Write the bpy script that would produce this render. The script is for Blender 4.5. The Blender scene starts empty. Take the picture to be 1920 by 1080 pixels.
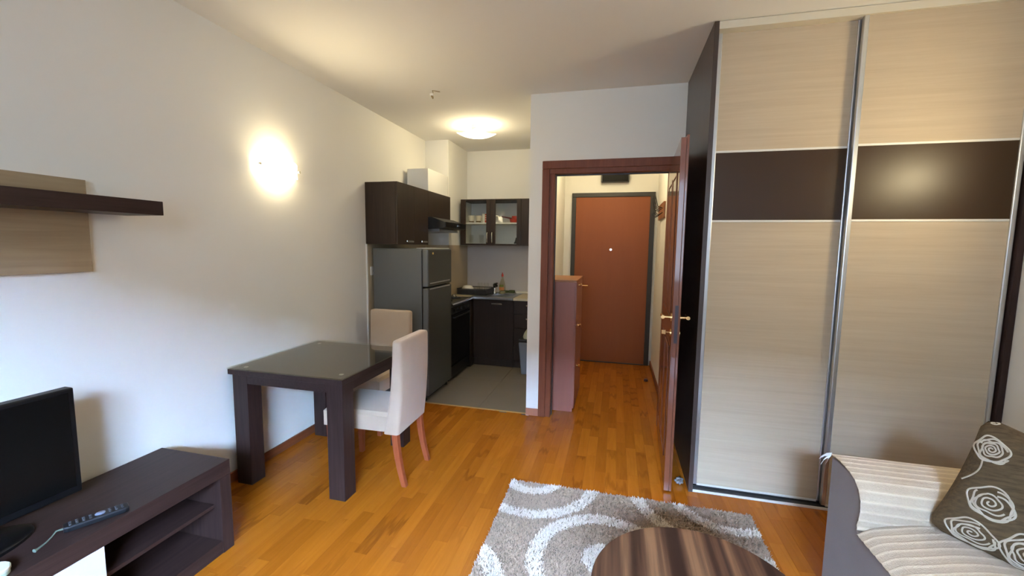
import bpy, bmesh, math, random
from mathutils import Vector, Matrix
import numpy as np
random.seed(7); rng = np.random.default_rng(7)
C = bpy.context.scene.collection
sc = bpy.context.scene
PI = math.pi

# ------------------------------------------------------------------ camera
H = 1.45
F, PITCH, YAW, ROLL = 788.63, 0.0987210, -0.2421757, 0.0128072
cy, sy, cp, sp, cr, sr = math.cos(YAW), math.sin(YAW), math.cos(PITCH), math.sin(PITCH), math.cos(ROLL), math.sin(ROLL)
fwd = Vector((sy*cp, cy*cp, -sp)); right0 = Vector((cy, -sy, 0)); up0 = right0.cross(fwd)
rgt = cr*right0 + sr*up0; up = -sr*right0 + cr*up0
cam = bpy.data.cameras.new('camera'); cam_o = bpy.data.objects.new('camera', cam); C.objects.link(cam_o)
cam.sensor_width = 36; cam.lens = F/1920*36; cam.clip_start = .02
m3 = Matrix((rgt, up, -fwd)).transposed()
cam_o.matrix_world = Matrix.Translation((0, 0, H)) @ m3.to_4x4()
sc.camera = cam_o

# ------------------------------------------------------------------ view, sky, daylight
sc.view_settings.view_transform = 'Standard'; sc.view_settings.look = 'None'
sc.view_settings.gamma = 1; sc.view_settings.use_curve_mapping = False
sc.view_settings.exposure = 0.19
SKY = 240.0
LAMP_COL = (1.0, 0.83, 0.49)
P_SCONCE_L, P_SCONCE_R, P_KITCHEN, P_HALL = 16.5, 16.0, 10.5, 17.0
w = bpy.data.worlds.new('sky'); sc.world = w; w.use_nodes = True
w.node_tree.nodes['Background'].inputs[0].default_value = (0.50, 0.74, 1.13, 1)
w.node_tree.nodes['Background'].inputs[1].default_value = SKY
YR = -1.2                                   # rear wall with the balcony window, behind the camera
WX0, WX1, WZ0, WZ1 = -.75, .75, 0.95, 2.44   # its opening
pl = bpy.data.lights.new('window_portal', 'AREA'); pl.shape = 'RECTANGLE'; pl.size = WX1-WX0; pl.size_y = WZ1-WZ0
plo = bpy.data.objects.new('window_portal', pl); C.objects.link(plo)
plo.location = ((WX0+WX1)/2, YR-.14, (WZ0+WZ1)/2); plo.rotation_euler = (PI/2, 0, PI)
try: pl.cycles.is_portal = True
except Exception: pass

# ------------------------------------------------------------------ helpers
ORG = {}
def bm_new(): return bmesh.new()
def box(bm, x0, x1, y0, y1, z0, z1):
    v = [bm.verts.new((x, y, z)) for z in (z0, z1) for y in (y0, y1) for x in (x0, x1)]
    for f in ((0,2,3,1),(4,5,7,6),(0,1,5,4),(2,6,7,3),(0,4,6,2),(1,3,7,5)): bm.faces.new([v[i] for i in f])
    return v
def frame_of(d):
    d = d.normalized(); a = Vector((0,0,1)) if abs(d.z) < .9 else Vector((1,0,0))
    u = d.cross(a).normalized(); return u, d.cross(u).normalized()
def tube(bm, pts, r, n=10, closed=False):
    pts = [Vector(p) for p in pts]; rs = r if isinstance(r, (list, tuple)) else [r]*len(pts)
    rings = []; u = v = None; N = len(pts)
    for i, p in enumerate(pts):
        if closed: d = pts[(i+1) % N]-pts[i-1]
        else: d = (pts[min(i+1, N-1)]-pts[max(i-1, 0)])
        d.normalize()
        if u is None: u, v = frame_of(d)
        else:
            u = (u-d*u.dot(d)).normalized(); v = d.cross(u)
        rings.append([bm.verts.new(p+rs[i]*(math.cos(2*PI*k/n)*u+math.sin(2*PI*k/n)*v)) for k in range(n)])
    rr = rings+([rings[0]] if closed else [])
    for a, b in zip(rr, rr[1:]):
        for k in range(n): bm.faces.new((a[k], a[(k+1) % n], b[(k+1) % n], b[k]))
    if not closed:
        bm.faces.new(rings[0][::-1]); bm.faces.new(rings[-1])
def lathe(bm, prof, c, n=24, cap=True):
    rings = [[bm.verts.new((c[0]+r*math.cos(2*PI*k/n), c[1]+r*math.sin(2*PI*k/n), c[2]+z)) for k in range(n)] for r, z in prof]
    for a, b in zip(rings, rings[1:]):
        for k in range(n): bm.faces.new((a[k], a[(k+1) % n], b[(k+1) % n], b[k]))
    if cap: bm.faces.new(rings[0][::-1]); bm.faces.new(rings[-1])
def prism(bm, poly, axis, a0, a1):
    def P(q, a):
        if axis == 0: return (a, q[0], q[1])
        if axis == 1: return (q[0], a, q[1])
        return (q[0], q[1], a)
    A = [bm.verts.new(P(q, a0)) for q in poly]; Bv = [bm.verts.new(P(q, a1)) for q in poly]; n = len(poly)
    bm.faces.new(A); bm.faces.new(Bv[::-1])
    for k in range(n): bm.faces.new((A[k], Bv[k], Bv[(k+1) % n], A[(k+1) % n]))
def grid(bm, fn, nu, nv):
    g = [[bm.verts.new(fn(i/(nu-1), j/(nv-1))) for j in range(nv)] for i in range(nu)]
    for i in range(nu-1):
        for j in range(nv-1): bm.faces.new((g[i][j], g[i+1][j], g[i+1][j+1], g[i][j+1]))
    return g
def props(o, label=None, cat=None, group=None, kind=None):
    if label: o['label'] = label
    if cat: o['category'] = cat
    if group: o['group'] = group
    if kind: o['kind'] = kind
def obj(name, bm, m, parent=None, bevel=0, smooth=False, label=None, cat=None, group=None, kind=None, seg=2, base=None):
    bmesh.ops.recalc_face_normals(bm, faces=bm.faces[:])
    me = bpy.data.meshes.new(name)
    if parent is not None: o0 = ORG[parent.name]
    elif base is not None: o0 = Vector(base)
    else:
        cs = [v.co for v in bm.verts]
        o0 = Vector(((min(c.x for c in cs)+max(c.x for c in cs))/2, (min(c.y for c in cs)+max(c.y for c in cs))/2, min(c.z for c in cs)))
    for v in bm.verts: v.co -= o0
    if smooth:
        for f in bm.faces: f.smooth = True
    bm.to_mesh(me); bm.free(); me.materials.append(m)
    o = bpy.data.objects.new(name, me); C.objects.link(o)
    ORG[o.name] = o0
    if parent is not None: o.parent = parent
    else: o.location = o0
    if bevel:
        b = o.modifiers.new('bevel', 'BEVEL'); b.width = bevel; b.segments = seg; b.limit_method = 'ANGLE'; b.angle_limit = .6
        b.harden_normals = False
        if smooth is None: pass
    if smooth:
        try: me.set_sharp_from_angle(angle=.7)
        except Exception: pass
    props(o, label, cat, group, kind)
    return o
def bobj(name, dims, m, parent=None, **k):
    bm = bm_new()
    for d in (dims if isinstance(dims, list) else [dims]): box(bm, *d)
    return obj(name, bm, m, parent, **k)
def thing(name, label, cat, loc, group=None, kind=None):
    o = bpy.data.objects.new(name, None); C.objects.link(o); o.location = loc; ORG[o.name] = Vector(loc)
    o.empty_display_size = .05
    props(o, label, cat, group, kind); return o
def copy_tree(o, parent=None):
    c = o.copy(); C.objects.link(c); ORG[c.name] = ORG[o.name].copy()
    if parent is not None: c.parent = parent
    for ch in list(o.children): copy_tree(ch, c)
    return c

# ------------------------------------------------------------------ materials
MATS = {}
def newmat(name):
    m = bpy.data.materials.new(name); m.use_nodes = True
    nt = m.node_tree; return m, nt, nt.nodes['Principled BSDF']
def setp(b, **k):
    al = {'spec': 'Specular IOR Level', 'coat': 'Coat Weight', 'coat_rough': 'Coat Roughness', 'sheen': 'Sheen Weight', 'rough': 'Roughness', 'metal': 'Metallic', 'trans': 'Transmission Weight'}
    for a, v in k.items(): b.inputs[al[a]].default_value = v
def plain(name, col, rough=.5, metal=0, noise=0, nscale=40, bump=0, bscale=300, **k):
    m, nt, b = newmat(name); N = nt.nodes.new; L = nt.links.new
    b.inputs['Base Color'].default_value = (*col, 1); setp(b, rough=rough, metal=metal, **k)
    tc = N('ShaderNodeTexCoord')
    if noise:
        t = N('ShaderNodeTexNoise'); t.inputs['Scale'].default_value = nscale; t.inputs['Detail'].default_value = 5
        L(tc.outputs['Object'], t.inputs['Vector'])
        mx = N('ShaderNodeMix'); mx.data_type = 'RGBA'
        mx.inputs['A'].default_value = (*[c*(1-noise) for c in col], 1); mx.inputs['B'].default_value = (*[min(1, c*(1+noise)) for c in col], 1)
        L(t.outputs['Fac'], mx.inputs['Factor']); L(mx.outputs['Result'], b.inputs['Base Color'])
    if bump:
        t2 = N('ShaderNodeTexNoise'); t2.inputs['Scale'].default_value = bscale; t2.inputs['Detail'].default_value = 4
        L(tc.outputs['Object'], t2.inputs['Vector'])
        bp = N('ShaderNodeBump'); bp.inputs['Strength'].default_value = bump; bp.inputs['Distance'].default_value = .004
        L(t2.outputs['Fac'], bp.inputs['Height']); L(bp.outputs['Normal'], b.inputs['Normal'])
    return m
def wood(name, c1, c2, axis, rough=.4, freq=30, stretch=25, contrast=(.3, .7), tone=False, distort=.6, bump=0, dark=None, **k):
    """grain lines run along `axis` in object space"""
    m, nt, b = newmat(name); N = nt.nodes.new; L = nt.links.new
    setp(b, rough=rough, **k)
    tc = N('ShaderNodeTexCoord'); mp = N('ShaderNodeMapping'); s = [freq]*3; s[axis] = freq/stretch
    mp.inputs['Scale'].default_value = s
    if tone:
        at = N('ShaderNodeAttribute'); at.attribute_name = 'tone'; at.attribute_type = 'GEOMETRY'
        vm = N('ShaderNodeVectorMath'); vm.operation = 'SCALE'; vm.inputs[0].default_value = (3.1, 7.7, 5.3); L(at.outputs['Fac'], vm.inputs['Scale'])
        va = N('ShaderNodeVectorMath'); va.operation = 'ADD'; L(tc.outputs['Object'], va.inputs[0]); L(vm.outputs[0], va.inputs[1]); L(va.outputs[0], mp.inputs['Vector'])
    else: L(tc.outputs['Object'], mp.inputs['Vector'])
    t = N('ShaderNodeTexNoise'); t.inputs['Scale'].default_value = 1; t.inputs['Detail'].default_value = 6; t.inputs['Roughness'].default_value = .65
    t.inputs['Distortion'].default_value = distort
    L(mp.outputs[0], t.inputs['Vector'])
    r = N('ShaderNodeValToRGB'); r.color_ramp.elements[0].position = contrast[0]; r.color_ramp.elements[1].position = contrast[1]
    r.color_ramp.elements[0].color = (*c1, 1); r.color_ramp.elements[1].color = (*c2, 1)
    L(t.outputs['Fac'], r.inputs['Fac']); out = r.outputs['Color']
    if tone:
        hs = N('ShaderNodeMix'); hs.data_type = 'RGBA'; hs.blend_type = 'MULTIPLY'; hs.inputs['Factor'].default_value = 1
        rr = N('ShaderNodeValToRGB'); rr.color_ramp.elements[0].color = (.82, .76, .70, 1); rr.color_ramp.elements[1].color = (1.10, 1.13, 1.13, 1)
        e = rr.color_ramp.elements.new(.5); e.color = (.95, .93, .9, 1)
        L(at.outputs['Fac'], rr.inputs['Fac']); L(out, hs.inputs['A']); L(rr.outputs['Color'], hs.inputs['B']); out = hs.outputs['Result']
        # darker cathedral veins on some strips
        wv = N('ShaderNodeTexWave'); wv.wave_type = 'RINGS'; wv.inputs['Scale'].default_value = 2.6; wv.inputs['Distortion'].default_value = 3; wv.inputs['Detail'].default_value = 2
        mp2 = N('ShaderNodeMapping'); s2 = [14]*3; s2[axis] = 1.6; mp2.inputs['Scale'].default_value = s2
        L(va.outputs[0], mp2.inputs['Vector']); L(mp2.outputs[0], wv.inputs['Vector'])
        r3 = N('ShaderNodeValToRGB'); r3.color_ramp.elements[0].position = .0; r3.color_ramp.elements[0].color = (.62, .55, .5, 1); r3.color_ramp.elements[1].position = .22; r3.color_ramp.elements[1].color = (1, 1, 1, 1)
        L(wv.outputs['Fac'], r3.inputs['Fac'])
        m3_ = N('ShaderNodeMix'); m3_.data_type = 'RGBA'; m3_.blend_type = 'MULTIPLY'; 
        f1 = N('ShaderNodeMath'); f1.operation = 'MULTIPLY'; f1.inputs[1].default_value = 9.7; L(at.outputs['Fac'], f1.inputs[0])
        f2 = N('ShaderNodeMath'); f2.operation = 'FRACT'; L(f1.outputs[0], f2.inputs[0])
        f3 = N('ShaderNodeMapRange'); f3.inputs['From Min'].default_value = .62; f3.inputs['From Max'].default_value = .95; f3.inputs['To Min'].default_value = .06; f3.inputs['To Max'].default_value = .75; L(f2.outputs[0], f3.inputs['Value']); L(f3.outputs[0], m3_.inputs['Factor'])
        L(out, m3_.inputs['A']); L(r3.outputs['Color'], m3_.inputs['B']); out = m3_.outputs['Result']
    L(out, b.inputs['Base Color'])
    if bump:
        bp = N('ShaderNodeBump'); bp.inputs['Strength'].default_value = bump; bp.inputs['Distance'].default_value = .001
        L(t.outputs['Fac'], bp.inputs['Height']); L(bp.outputs['Normal'], b.inputs['Normal'])
    return m
def glass(name, tint=(.96, .98, .97), refl=1.0, rough=0.0):
    m, nt, b = newmat(name); N = nt.nodes.new; L = nt.links.new; nt.nodes.remove(b)
    o = nt.nodes['Material Output']; tr = N('ShaderNodeBsdfTransparent'); tr.inputs[0].default_value = (*tint, 1)
    g = N('ShaderNodeBsdfGlossy'); g.inputs['Roughness'].default_value = rough; g.inputs[0].default_value = (refl, refl, refl, 1)
    fr = N('ShaderNodeFresnel'); ge = N('ShaderNodeNewGeometry'); mm = N('ShaderNodeMath'); mm.operation = 'MULTIPLY_ADD'; mm.inputs[1].default_value = -.8333; mm.inputs[2].default_value = 1.5; L(ge.outputs['Backfacing'], mm.inputs[0]); L(mm.outputs[0], fr.inputs[0])
    mx = N('ShaderNodeMixShader'); L(fr.outputs[0], mx.inputs[0]); L(tr.outputs[0], mx.inputs[1]); L(g.outputs[0], mx.inputs[2]); L(mx.outputs[0], o.inputs[0])
    return m
def lampglass(name, col, strength):
    m, nt, b = newmat(name); N = nt.nodes.new; L = nt.links.new
    b.inputs['Base Color'].default_value = (.9, .88, .82, 1); setp(b, rough=.25)
    b.inputs['Emission Color'].default_value = (*col, 1); b.inputs['Emission Strength'].default_value = strength
    return m

WALL = plain('white_wall_paint', (.80, .785, .735), .92, noise=.015, nscale=3, bump=.05, bscale=250)
CEIL = plain('white_ceiling_paint', (.80, .785, .755), .95, noise=.01, nscale=2)
WENGE = wood('wenge_laminate', (.021, .0115, .0105), (.040, .0225, .0195), 2, .42, freq=60, stretch=20, spec=.17)
WENGE_X = wood('wenge_laminate_across', (.021, .0115, .0105), (.040, .0225, .0195), 0, .42, freq=60, stretch=20, spec=.17)
WENGE_Y = wood('wenge_laminate_lengthwise', (.021, .0115, .0105), (.040, .0225, .0195), 1, .40, freq=60, stretch=20, spec=.17)
WENGE_K = wood('wenge_kitchen_front', (.019, .011, .008), (.036, .020, .013), 2, .45, freq=50, stretch=18, spec=.3)
GLOSSBROWN = plain('brown_lacquered_strip', (.038, .017, .005), .34, noise=.05, nscale=6, spec=.34)
BEIGE = wood('beige_wood_laminate', (.47, .37, .255), (.565, .46, .33), 0, .6, freq=34, stretch=26, contrast=(.25, .75), distort=.2, spec=.25)
BEIGE_Y = wood('beige_shelf_panel', (.27, .195, .115), (.36, .27, .165), 1, .6, freq=24, stretch=20, contrast=(.32, .66), distort=.3)
ALU = plain('brushed_aluminium', (.62, .63, .64), .34, .85)
ALU_W = plain('pale_aluminium', (.72, .70, .65), .5, .2)
CHROME = plain('polished_metal', (.75, .75, .74), .18, 1)
STEEL = plain('stainless_steel', (.40, .40, .40), .30, .9)
GOLD = plain('brass', (.78, .50, .22), .25, 1)
FLOORW = wood('oak_parquet', (.31, .088, .006), (.395, .122, .010), 1, .27, freq=26, stretch=14, contrast=(.25, .75), tone=True, distort=1.0, spec=.32)
GROUT = plain('dark_joint', (.16, .06, .012), .9)
GROUT_T = plain('tile_joint', (.10, .085, .065), .9)
TILE = plain('brown_grey_floor_tile', (.195, .150, .095), .42, noise=.10, nscale=3)
WTILE = plain('beige_wall_tile', (.50, .40, .26), .4, noise=.05, nscale=6)
WTILE_G = plain('grey_wall_tile', (.60, .55, .51), .5, noise=.04, nscale=6)
REDWOOD = wood('reddish_door_veneer', (.135, .038, .017), (.19, .058, .026), 2, .45, freq=45, stretch=18, spec=.28)
REDLEAF = wood('reddish_door_leaf', (.135, .038, .017), (.19, .058, .026), 2, .45, freq=45, stretch=18, spec=.4, coat=.9, coat_rough=.10)
ENTRY = wood('entry_door_veneer', (.235, .066, .018), (.27, .08, .024), 2, .5, freq=12, stretch=10, contrast=(.1, .9), spec=.32)
DKFRAME = plain('dark_steel_frame', (.030, .028, .024), .5)
SHOE = wood('red_alder_laminate', (.29, .108, .075), (.335, .128, .088), 2, .38, freq=40, stretch=22, contrast=(.2, .8), spec=.5)
SKIRT = wood('skirting_wood', (.17, .048, .017), (.22, .068, .026), 1, .4, freq=50, stretch=20)
FRIDGE = plain('silver_grey_enamel', (.150, .155, .150), .42, .35)
FRIDGE_SHADED = plain('silver_grey_front_shaded', (.085, .083, .072), .40, .3)  # same enamel darkened: shade on the fronts is put into the colour
BLACK = plain('black_plastic', (.012, .012, .013), .4)
BLACKG = plain('black_gloss', (.005, .005, .0055), .3, spec=.18)
SCREEN = plain('screen_glass', (.003, .003, .003), .25, spec=.15)
FABRIC = plain('beige_microfibre', (.48, .37, .27), .95, noise=.07, nscale=9, bump=.25, bscale=260, sheen=.3)
CHAIRLEG = wood('cherry_leg', (.25, .056, .020), (.31, .078, .030), 2, .42, freq=60, stretch=15, spec=.3)
WHITEP = plain('white_plastic', (.80, .79, .76), .4)
WHITEG = plain('white_gloss_front', (.58, .585, .60), .3)
CREAMTOP = plain('cream_worktop', (.62, .53, .36), .45)
SOFAG = plain('taupe_microfibre', (.185, .140, .118), .95, noise=.12, nscale=6, bump=.2, bscale=300, sheen=.25)
COVER = plain('cream_ribbed_cover', (.53, .42, .295), .95, noise=.14, nscale=160, bump=.6, bscale=300, sheen=.2)
def add_rib(m, col):
    nt = m.node_tree; b = nt.nodes['Principled BSDF']; src = b.inputs['Base Color'].links[0].from_socket
    at = nt.nodes.new('ShaderNodeAttribute'); at.attribute_name = 'rib'; mx = nt.nodes.new('ShaderNodeMix'); mx.data_type = 'RGBA'
    nt.links.new(at.outputs['Fac'], mx.inputs['Factor']); nt.links.new(src, mx.inputs['A']); mx.inputs['B'].default_value = (*col, 1); nt.links.new(mx.outputs['Result'], b.inputs['Base Color'])
add_rib(COVER, (.70, .585, .42))
CUSH = wood('dark_taupe_weave', (.055, .035, .017), (.125, .083, .042), 0, .95, freq=120, stretch=9, contrast=(.3, .7), distort=.3, bump=.6, spec=.2)
for n_ in list(CUSH.node_tree.nodes):
    if n_.type == 'MAPPING':
        rt = CUSH.node_tree.nodes.new('ShaderNodeMapping'); rt.inputs['Rotation'].default_value = (0, .25, .68)
        lk = n_.inputs['Vector'].links[0].from_socket; CUSH.node_tree.links.new(lk, rt.inputs['Vector']); CUSH.node_tree.links.new(rt.outputs[0], n_.inputs['Vector'])
CHENILLE = plain('cream_chenille', (.62, .55, .44), .95, bump=.5, bscale=600)
RUGB = plain('beige_pile', (.37, .27, .195), .95, noise=.22, nscale=60)
RUGW = plain('ivory_pile', (.68, .585, .495), .95, noise=.08, nscale=60)
RUGBASE = plain('rug_backing', (.22, .18, .14), .95)
GLASS = glass('clear_glass', (.985, .99, .985)); PANE = glass('cabinet_pane', (.97, .98, .97), .10, .02); TGLASS = glass('table_glass', (.90, .93, .91), 1.0)
CABW = plain('cabinet_interior', (.80, .78, .72), .6)
RED = plain('red_enamel', (.50, .045, .02), .35)
CUPW = plain('white_ceramic', (.78, .73, .62), .3)
PLAST_G = plain('grey_blue_plastic', (.20, .22, .26), .45)
BAG = plain('pale_bin_bag', (.50, .52, .40), .6)
GREEN = plain('green_sponge', (.10, .13, .04), .9)
LABEL = plain('orange_label', (.60, .22, .06), .5)
LABELG = plain('green_label', (.16, .20, .03), .5)
SOAP = glass('clear_bottle', (.86, .84, .74))
DKPLAST = plain('dark_rack_wire', (.025, .024, .024), .45)
SHADE = lampglass('frosted_lamp_glass', (1, .88, .62), 5.0)
SHADE_K = lampglass('frosted_ceiling_glass', (1, .88, .62), 6.0)
BULB = lampglass('bulb', (1, .85, .6), 20.0)
CUPGREEN = plain('pale_green_rim', (.52, .62, .48), .5)

# ------------------------------------------------------------------ the setting
CE = 2.67; XL = -2.23; XR = 1.915; YD = 3.455; YK = 5.32; YH = 5.37; HL = -.657; HR = .455; PK = -.716
S = dict(kind='structure')
fl = bobj('floor', (XL-.1, XR+.1, YR-.2, YH+.1, -.12, -.014), GROUT, label='oak strip parquet floor of the living room and hall', **S)
bobj('ceiling', (XL-.1, XR+.1, YR-.2, YH+.1, CE, CE+.1), CEIL, label='plain white ceiling', **S)
bobj('wall_left', (XL-.1, XL, YR-.2, YK+.1, 0-.014, CE), WALL, label='white wall on the left behind the dining table and television', **S)
bobj('wall_right', (XR, XR+.1, YR-.2, YD+.1, -.014, CE), WALL, label='white wall on the right beside the wardrobe', **S)
OX0, OX1, OZ = -.555, .405, 2.085          # rough opening of the inner door
bobj('wall_front', [(PK, OX0, YD, YD+.10, -.014, CE), (OX1, XR, YD, YD+.10, -.014, CE), (OX0, OX1, YD, YD+.10, OZ, CE)], WALL, label='white wall around the inner doorway', **S)
bobj('wall_rear', [(XL, WX0, YR-.12, YR, -.014, CE), (WX1, XR, YR-.12, YR, -.014, CE), (WX0, WX1, YR-.12, YR, WZ1, CE), (WX0, WX1, YR-.12, YR, -.014, WZ0)], WALL, label='white wall with the balcony window behind the viewer', **S)
bobj('wall_kitchen', (XL, PK, YK, YK+.1, -.014, CE), WALL, label='white end wall of the kitchen niche', **S)
bobj('wall_partition', (PK, HL, YD+.10, YH+.1, -.014, CE), WALL, label='white partition between kitchen niche and hall', **S)
bobj('wall_hall_right', (HR, HR+.1, YD+.10, YH+.1, -.014, CE), WALL, label='white right wall of the hall', **S)
bobj('wall_hall_end', (HL, HR, YH, YH+.1, -.014, CE), WALL, label='white end wall of the hall around the entrance door', **S)
bobj('wall_column', (XL, -1.937, 4.685, YK, -.014, CE), WALL, label='white boxed column in the kitchen corner', **S)
bobj('ceiling_balcony_blocker', (XL-.1, XR+.1, -2.7, YR-.12, 2.80, 2.98), plain('slab_concrete', (.30, .27, .23), .9), label='unseen balcony slab above the window behind the viewer, added to block steep sky light', **S)  # unseen slab, added and stretched outward to cut steep sky light
bobj('floor_balcony', (XL-.1, XR+.1, -2.7, YR-.12, -.16, -.02), plain('balcony_screed', (.10, .055, .035), .9), label='balcony floor outside the window behind the viewer', **S)
bobj('floor_ground_blocker', (-60, 60, -40, -3, -6.2, -6), plain('dark_ground', (.035, .028, .02), .95), label='unseen ground far below the balcony, added to block light from below', **S)  # unseen plane, added to stop sky light entering from below the horizon
bobj('wall_opposite_blocker', [(-4.0, 30, -15, -14, -6, 6.8), (-30, -4.0, -15, -14, -6, 18)], plain('facade', (.034, .027, .020), .9), label='unseen facade across the street behind the viewer, stepped to shape the sky light', **S)  # taller left block shaped to keep sky light off the right side
wf = thing('window_1', 'white framed balcony window behind the viewer', None, (0, YR-.06, WZ0), kind='structure')
bobj('frame', [(WX0, WX0+.07, YR-.09, YR-.03, WZ0, WZ1), (WX1-.07, WX1, YR-.09, YR-.03, WZ0, WZ1), (WX0, WX1, YR-.09, YR-.03, WZ1-.07, WZ1), (WX0, WX1, YR-.09, YR-.03, WZ0, WZ0+.07), (-.04, .04, YR-.09, YR-.03, WZ0, WZ1)], WHITEP, wf)

# parquet strips
def proj(p):
    d = Vector(p)-Vector((0, 0, H)); z = d.dot(fwd)
    if z < .05: return None
    return (960+F*d.dot(rgt)/z, 540-F*d.dot(up)/z)
strips = []
wd = .067; x = XL; ci = 0
while x < XR:
    x1 = min(x+wd, XR); y = YR-random.uniform(0, .5)
    yend = YD+.012 if not (HL < (x+x1)/2 < HR) else YH
    while y < yend:
        L_ = random.choice((.30, .38, .46, .52, .60)); y1 = min(y+L_, yend); ya = max(y, YR)
        if y1-ya > .03: strips.append((x, x1, ya, y1, random.random()))
        y += L_
    x = x1; ci += 1
def hidden(s):
    mx, my = (s[0]+s[1])/2, (s[2]+s[3])/2
    if -.57 < mx < .755 and my < 2.36: return True
    if mx < -1.76 and s[3] < 1.50: return True
    if mx > .50 and my > 2.60: return True
    if mx > .92 and my < 1.9: return True
    if mx < -1.7 and my > 3.47: return True
    if mx < PK-.02 and my > 3.45: return True
    if mx < -.33 and 3.62 < my < 4.2: return True
    return False
def parea(s):
    q = [proj((X, Y, 0)) for X, Y in ((s[0], s[2]), (s[1], s[2]), (s[1], s[3]), (s[0], s[3]))]
    if any(p is None for p in q): return 0
    if not any(-20 < p[0] < 1940 and -20 < p[1] < 1100 for p in q): return 0
    return abs(sum(q[i][0]*q[(i+1) % 4][1]-q[(i+1) % 4][0]*q[i][1] for i in range(4)))/2
scored = sorted(strips, key=lambda s: -(0 if hidden(s) else parea(s)))
def strip_mesh(name, ss, org):
    vs, fs, tn = [], [], []
    for (a, b, c, d, t) in ss:
        g = .0002; k = len(vs); e = .0005; zt = random.uniform(-.0002, 0)
        for z, s in ((-.014, 0), (zt-e, 0), (zt, e)):
            vs += [(a+g+s, c+g+s, z), (b-g-s, c+g+s, z), (b-g-s, d-g-s, z), (a+g+s, d-g-s, z)]
        for r in (0, 4):
            for q in range(4): fs.append((k+r+q, k+r+(q+1) % 4, k+r+4+(q+1) % 4, k+r+4+q))
        fs.append((k+8, k+9, k+10, k+11)); tn += [t]*12
    me = bpy.data.meshes.new(name); me.from_pydata([tuple(Vector(v)-org) for v in vs], [], fs)
    at = me.attributes.new('tone', 'FLOAT', 'POINT'); at.data.foreach_set('value', tn)
    me.materials.append(FLOORW); o = bpy.data.objects.new(name, me); C.objects.link(o); o.parent = fl; return o
NF = 300
for s in scored[:NF]: strip_mesh('floor_strip', [s], ORG['floor'])
o = strip_mesh('floor_strips', scored[NF:], ORG['floor']); o['kind'] = 'stuff'
# kitchen tiles
kf = bobj('floor_kitchen', (XL, PK, YD+.015, YK, -.0135, -.008), GROUT_T, label='brown grey tiled floor of the kitchen niche', **S)
bmx = (XL, -1.76, -1.16, PK); bmy = (YD+.025, 4.25, 4.86, YK)
for i in range(3):
    for j in range(3): bobj('floor_tile', (bmx[i]+.0015, bmx[i+1]-.0015, bmy[j]+.0015, bmy[j+1]-.0015, -.008, 0), TILE, kf, bevel=.001)
bobj('trim_1', (XL, PK, YD+.008, YD+.026, -.002, .005), GOLD if False else plain('golden_threshold', (.62, .36, .12), .35, .6), label='narrow golden threshold strip between parquet and kitchen tiles', bevel=.001, **S)
bobj('baseboard_left', (XL, XL+.014, YR, 3.44, 0, .06), SKIRT, label='low reddish wooden skirting on the left wall', bevel=.003, **S)
bobj('baseboard_front', (PK, -.607, YD-.014, YD, 0, .062), plain('skirting_paler', (.36, .15, .085), .45), label='short reddish skirting beside the doorway', bevel=.003, **S)
bobj('baseboard_hall', (HR-.014, HR, YD+.10, YH, 0, .06), SKIRT, label='reddish skirting on the right wall of the hall', bevel=.003, **S)
bobj('trim_2', (XL, XL+.012, 3.428, 3.442, 0, 1.455), WHITEP, label='thin white edge profile where the kitchen wall tiling starts', **S)
wt = bobj('wall_tiling', [(XL, XL+.010, 3.442, 4.685, 0, 1.455)], WTILE, label='beige wall tiling beside and behind the fridge', kind='structure')
bobj('wall_tiling_column', [(XL, -1.929, 4.677, 4.685, .80, 1.455), (-1.937, -1.929, 4.677, YK, .80, 1.455)], WTILE, label='beige tiling on the kitchen column', kind='structure')
bobj('wall_tiling_back', [(-1.929, PK, YK-.008, YK, .80, 1.46)], WTILE_G, label='grey tiled splashback above the sink', kind='structure')

# ------------------------------------------------------------------ inner door (door_1), leaf open toward the viewer
d1 = thing('door_1', 'reddish brown inner door standing open toward the room', None, (-.1, YD, 0), kind='structure')
bobj('casing', [(-.608, -.548, YD-.018, YD, 0, 2.075), (.400, .453, YD-.018, YD, 0, 2.075), (-.608, .453, YD-.018, YD, 2.0755, 2.139)], REDWOOD, d1, bevel=.004)
bobj('jamb', [(OX0, -.506, YD-.006, YD+.10, 0, 2.037), (.368, OX1, YD-.006, YD+.10, 0, 2.037), (OX0, OX1, YD-.006, YD+.10, 2.0375, OZ)], REDWOOD, d1, bevel=.003)
bobj('door_seal', [(-.507, -.499, YD+.055, YD+.07, 0, 2.03), (-.507, .368, YD+.055, YD+.07, 2.028, 2.038)], BLACK, d1)
LX0, LX1, LY0, LY1 = .323, .366, 2.540, 3.425
leaf = bobj('leaf', [(LX0, LX1-.014, LY0, LY1, .008, 2.060), (LX1-.0135, LX1, LY0-.0, LY1, .008, 2.074)], REDLEAF, d1, bevel=.002)
for (z0, z1) in ((.16, .86), (1.02, 1.90)):
    for (y0, y1) in ((LY0+.13, LY0+.42), (LY0+.47, LY1-.13)):
        bobj('panel', [(LX0-.002, LX0+.002, y0+.03, y1-.03, z0+.03, z1-.03)], REDLEAF, leaf, bevel=.002)
        bobj('moulding', [(LX0-.005, LX0, y0, y0+.022, z0, z1), (LX0-.005, LX0, y1-.022, y1, z0, z1), (LX0-.005, LX0, y0, y1, z0, z0+.022), (LX0-.005, LX0, y0, y1, z1-.022, z1)], REDLEAF, leaf, bevel=.004)
bobj('lock_plate', (LX0+.013, LX0+.032, LY0-.0015, LY0+.001, .905, 1.125), plain('lock_plate', (.06, .05, .06), .35, .6), leaf)
bm = bm_new()
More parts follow.
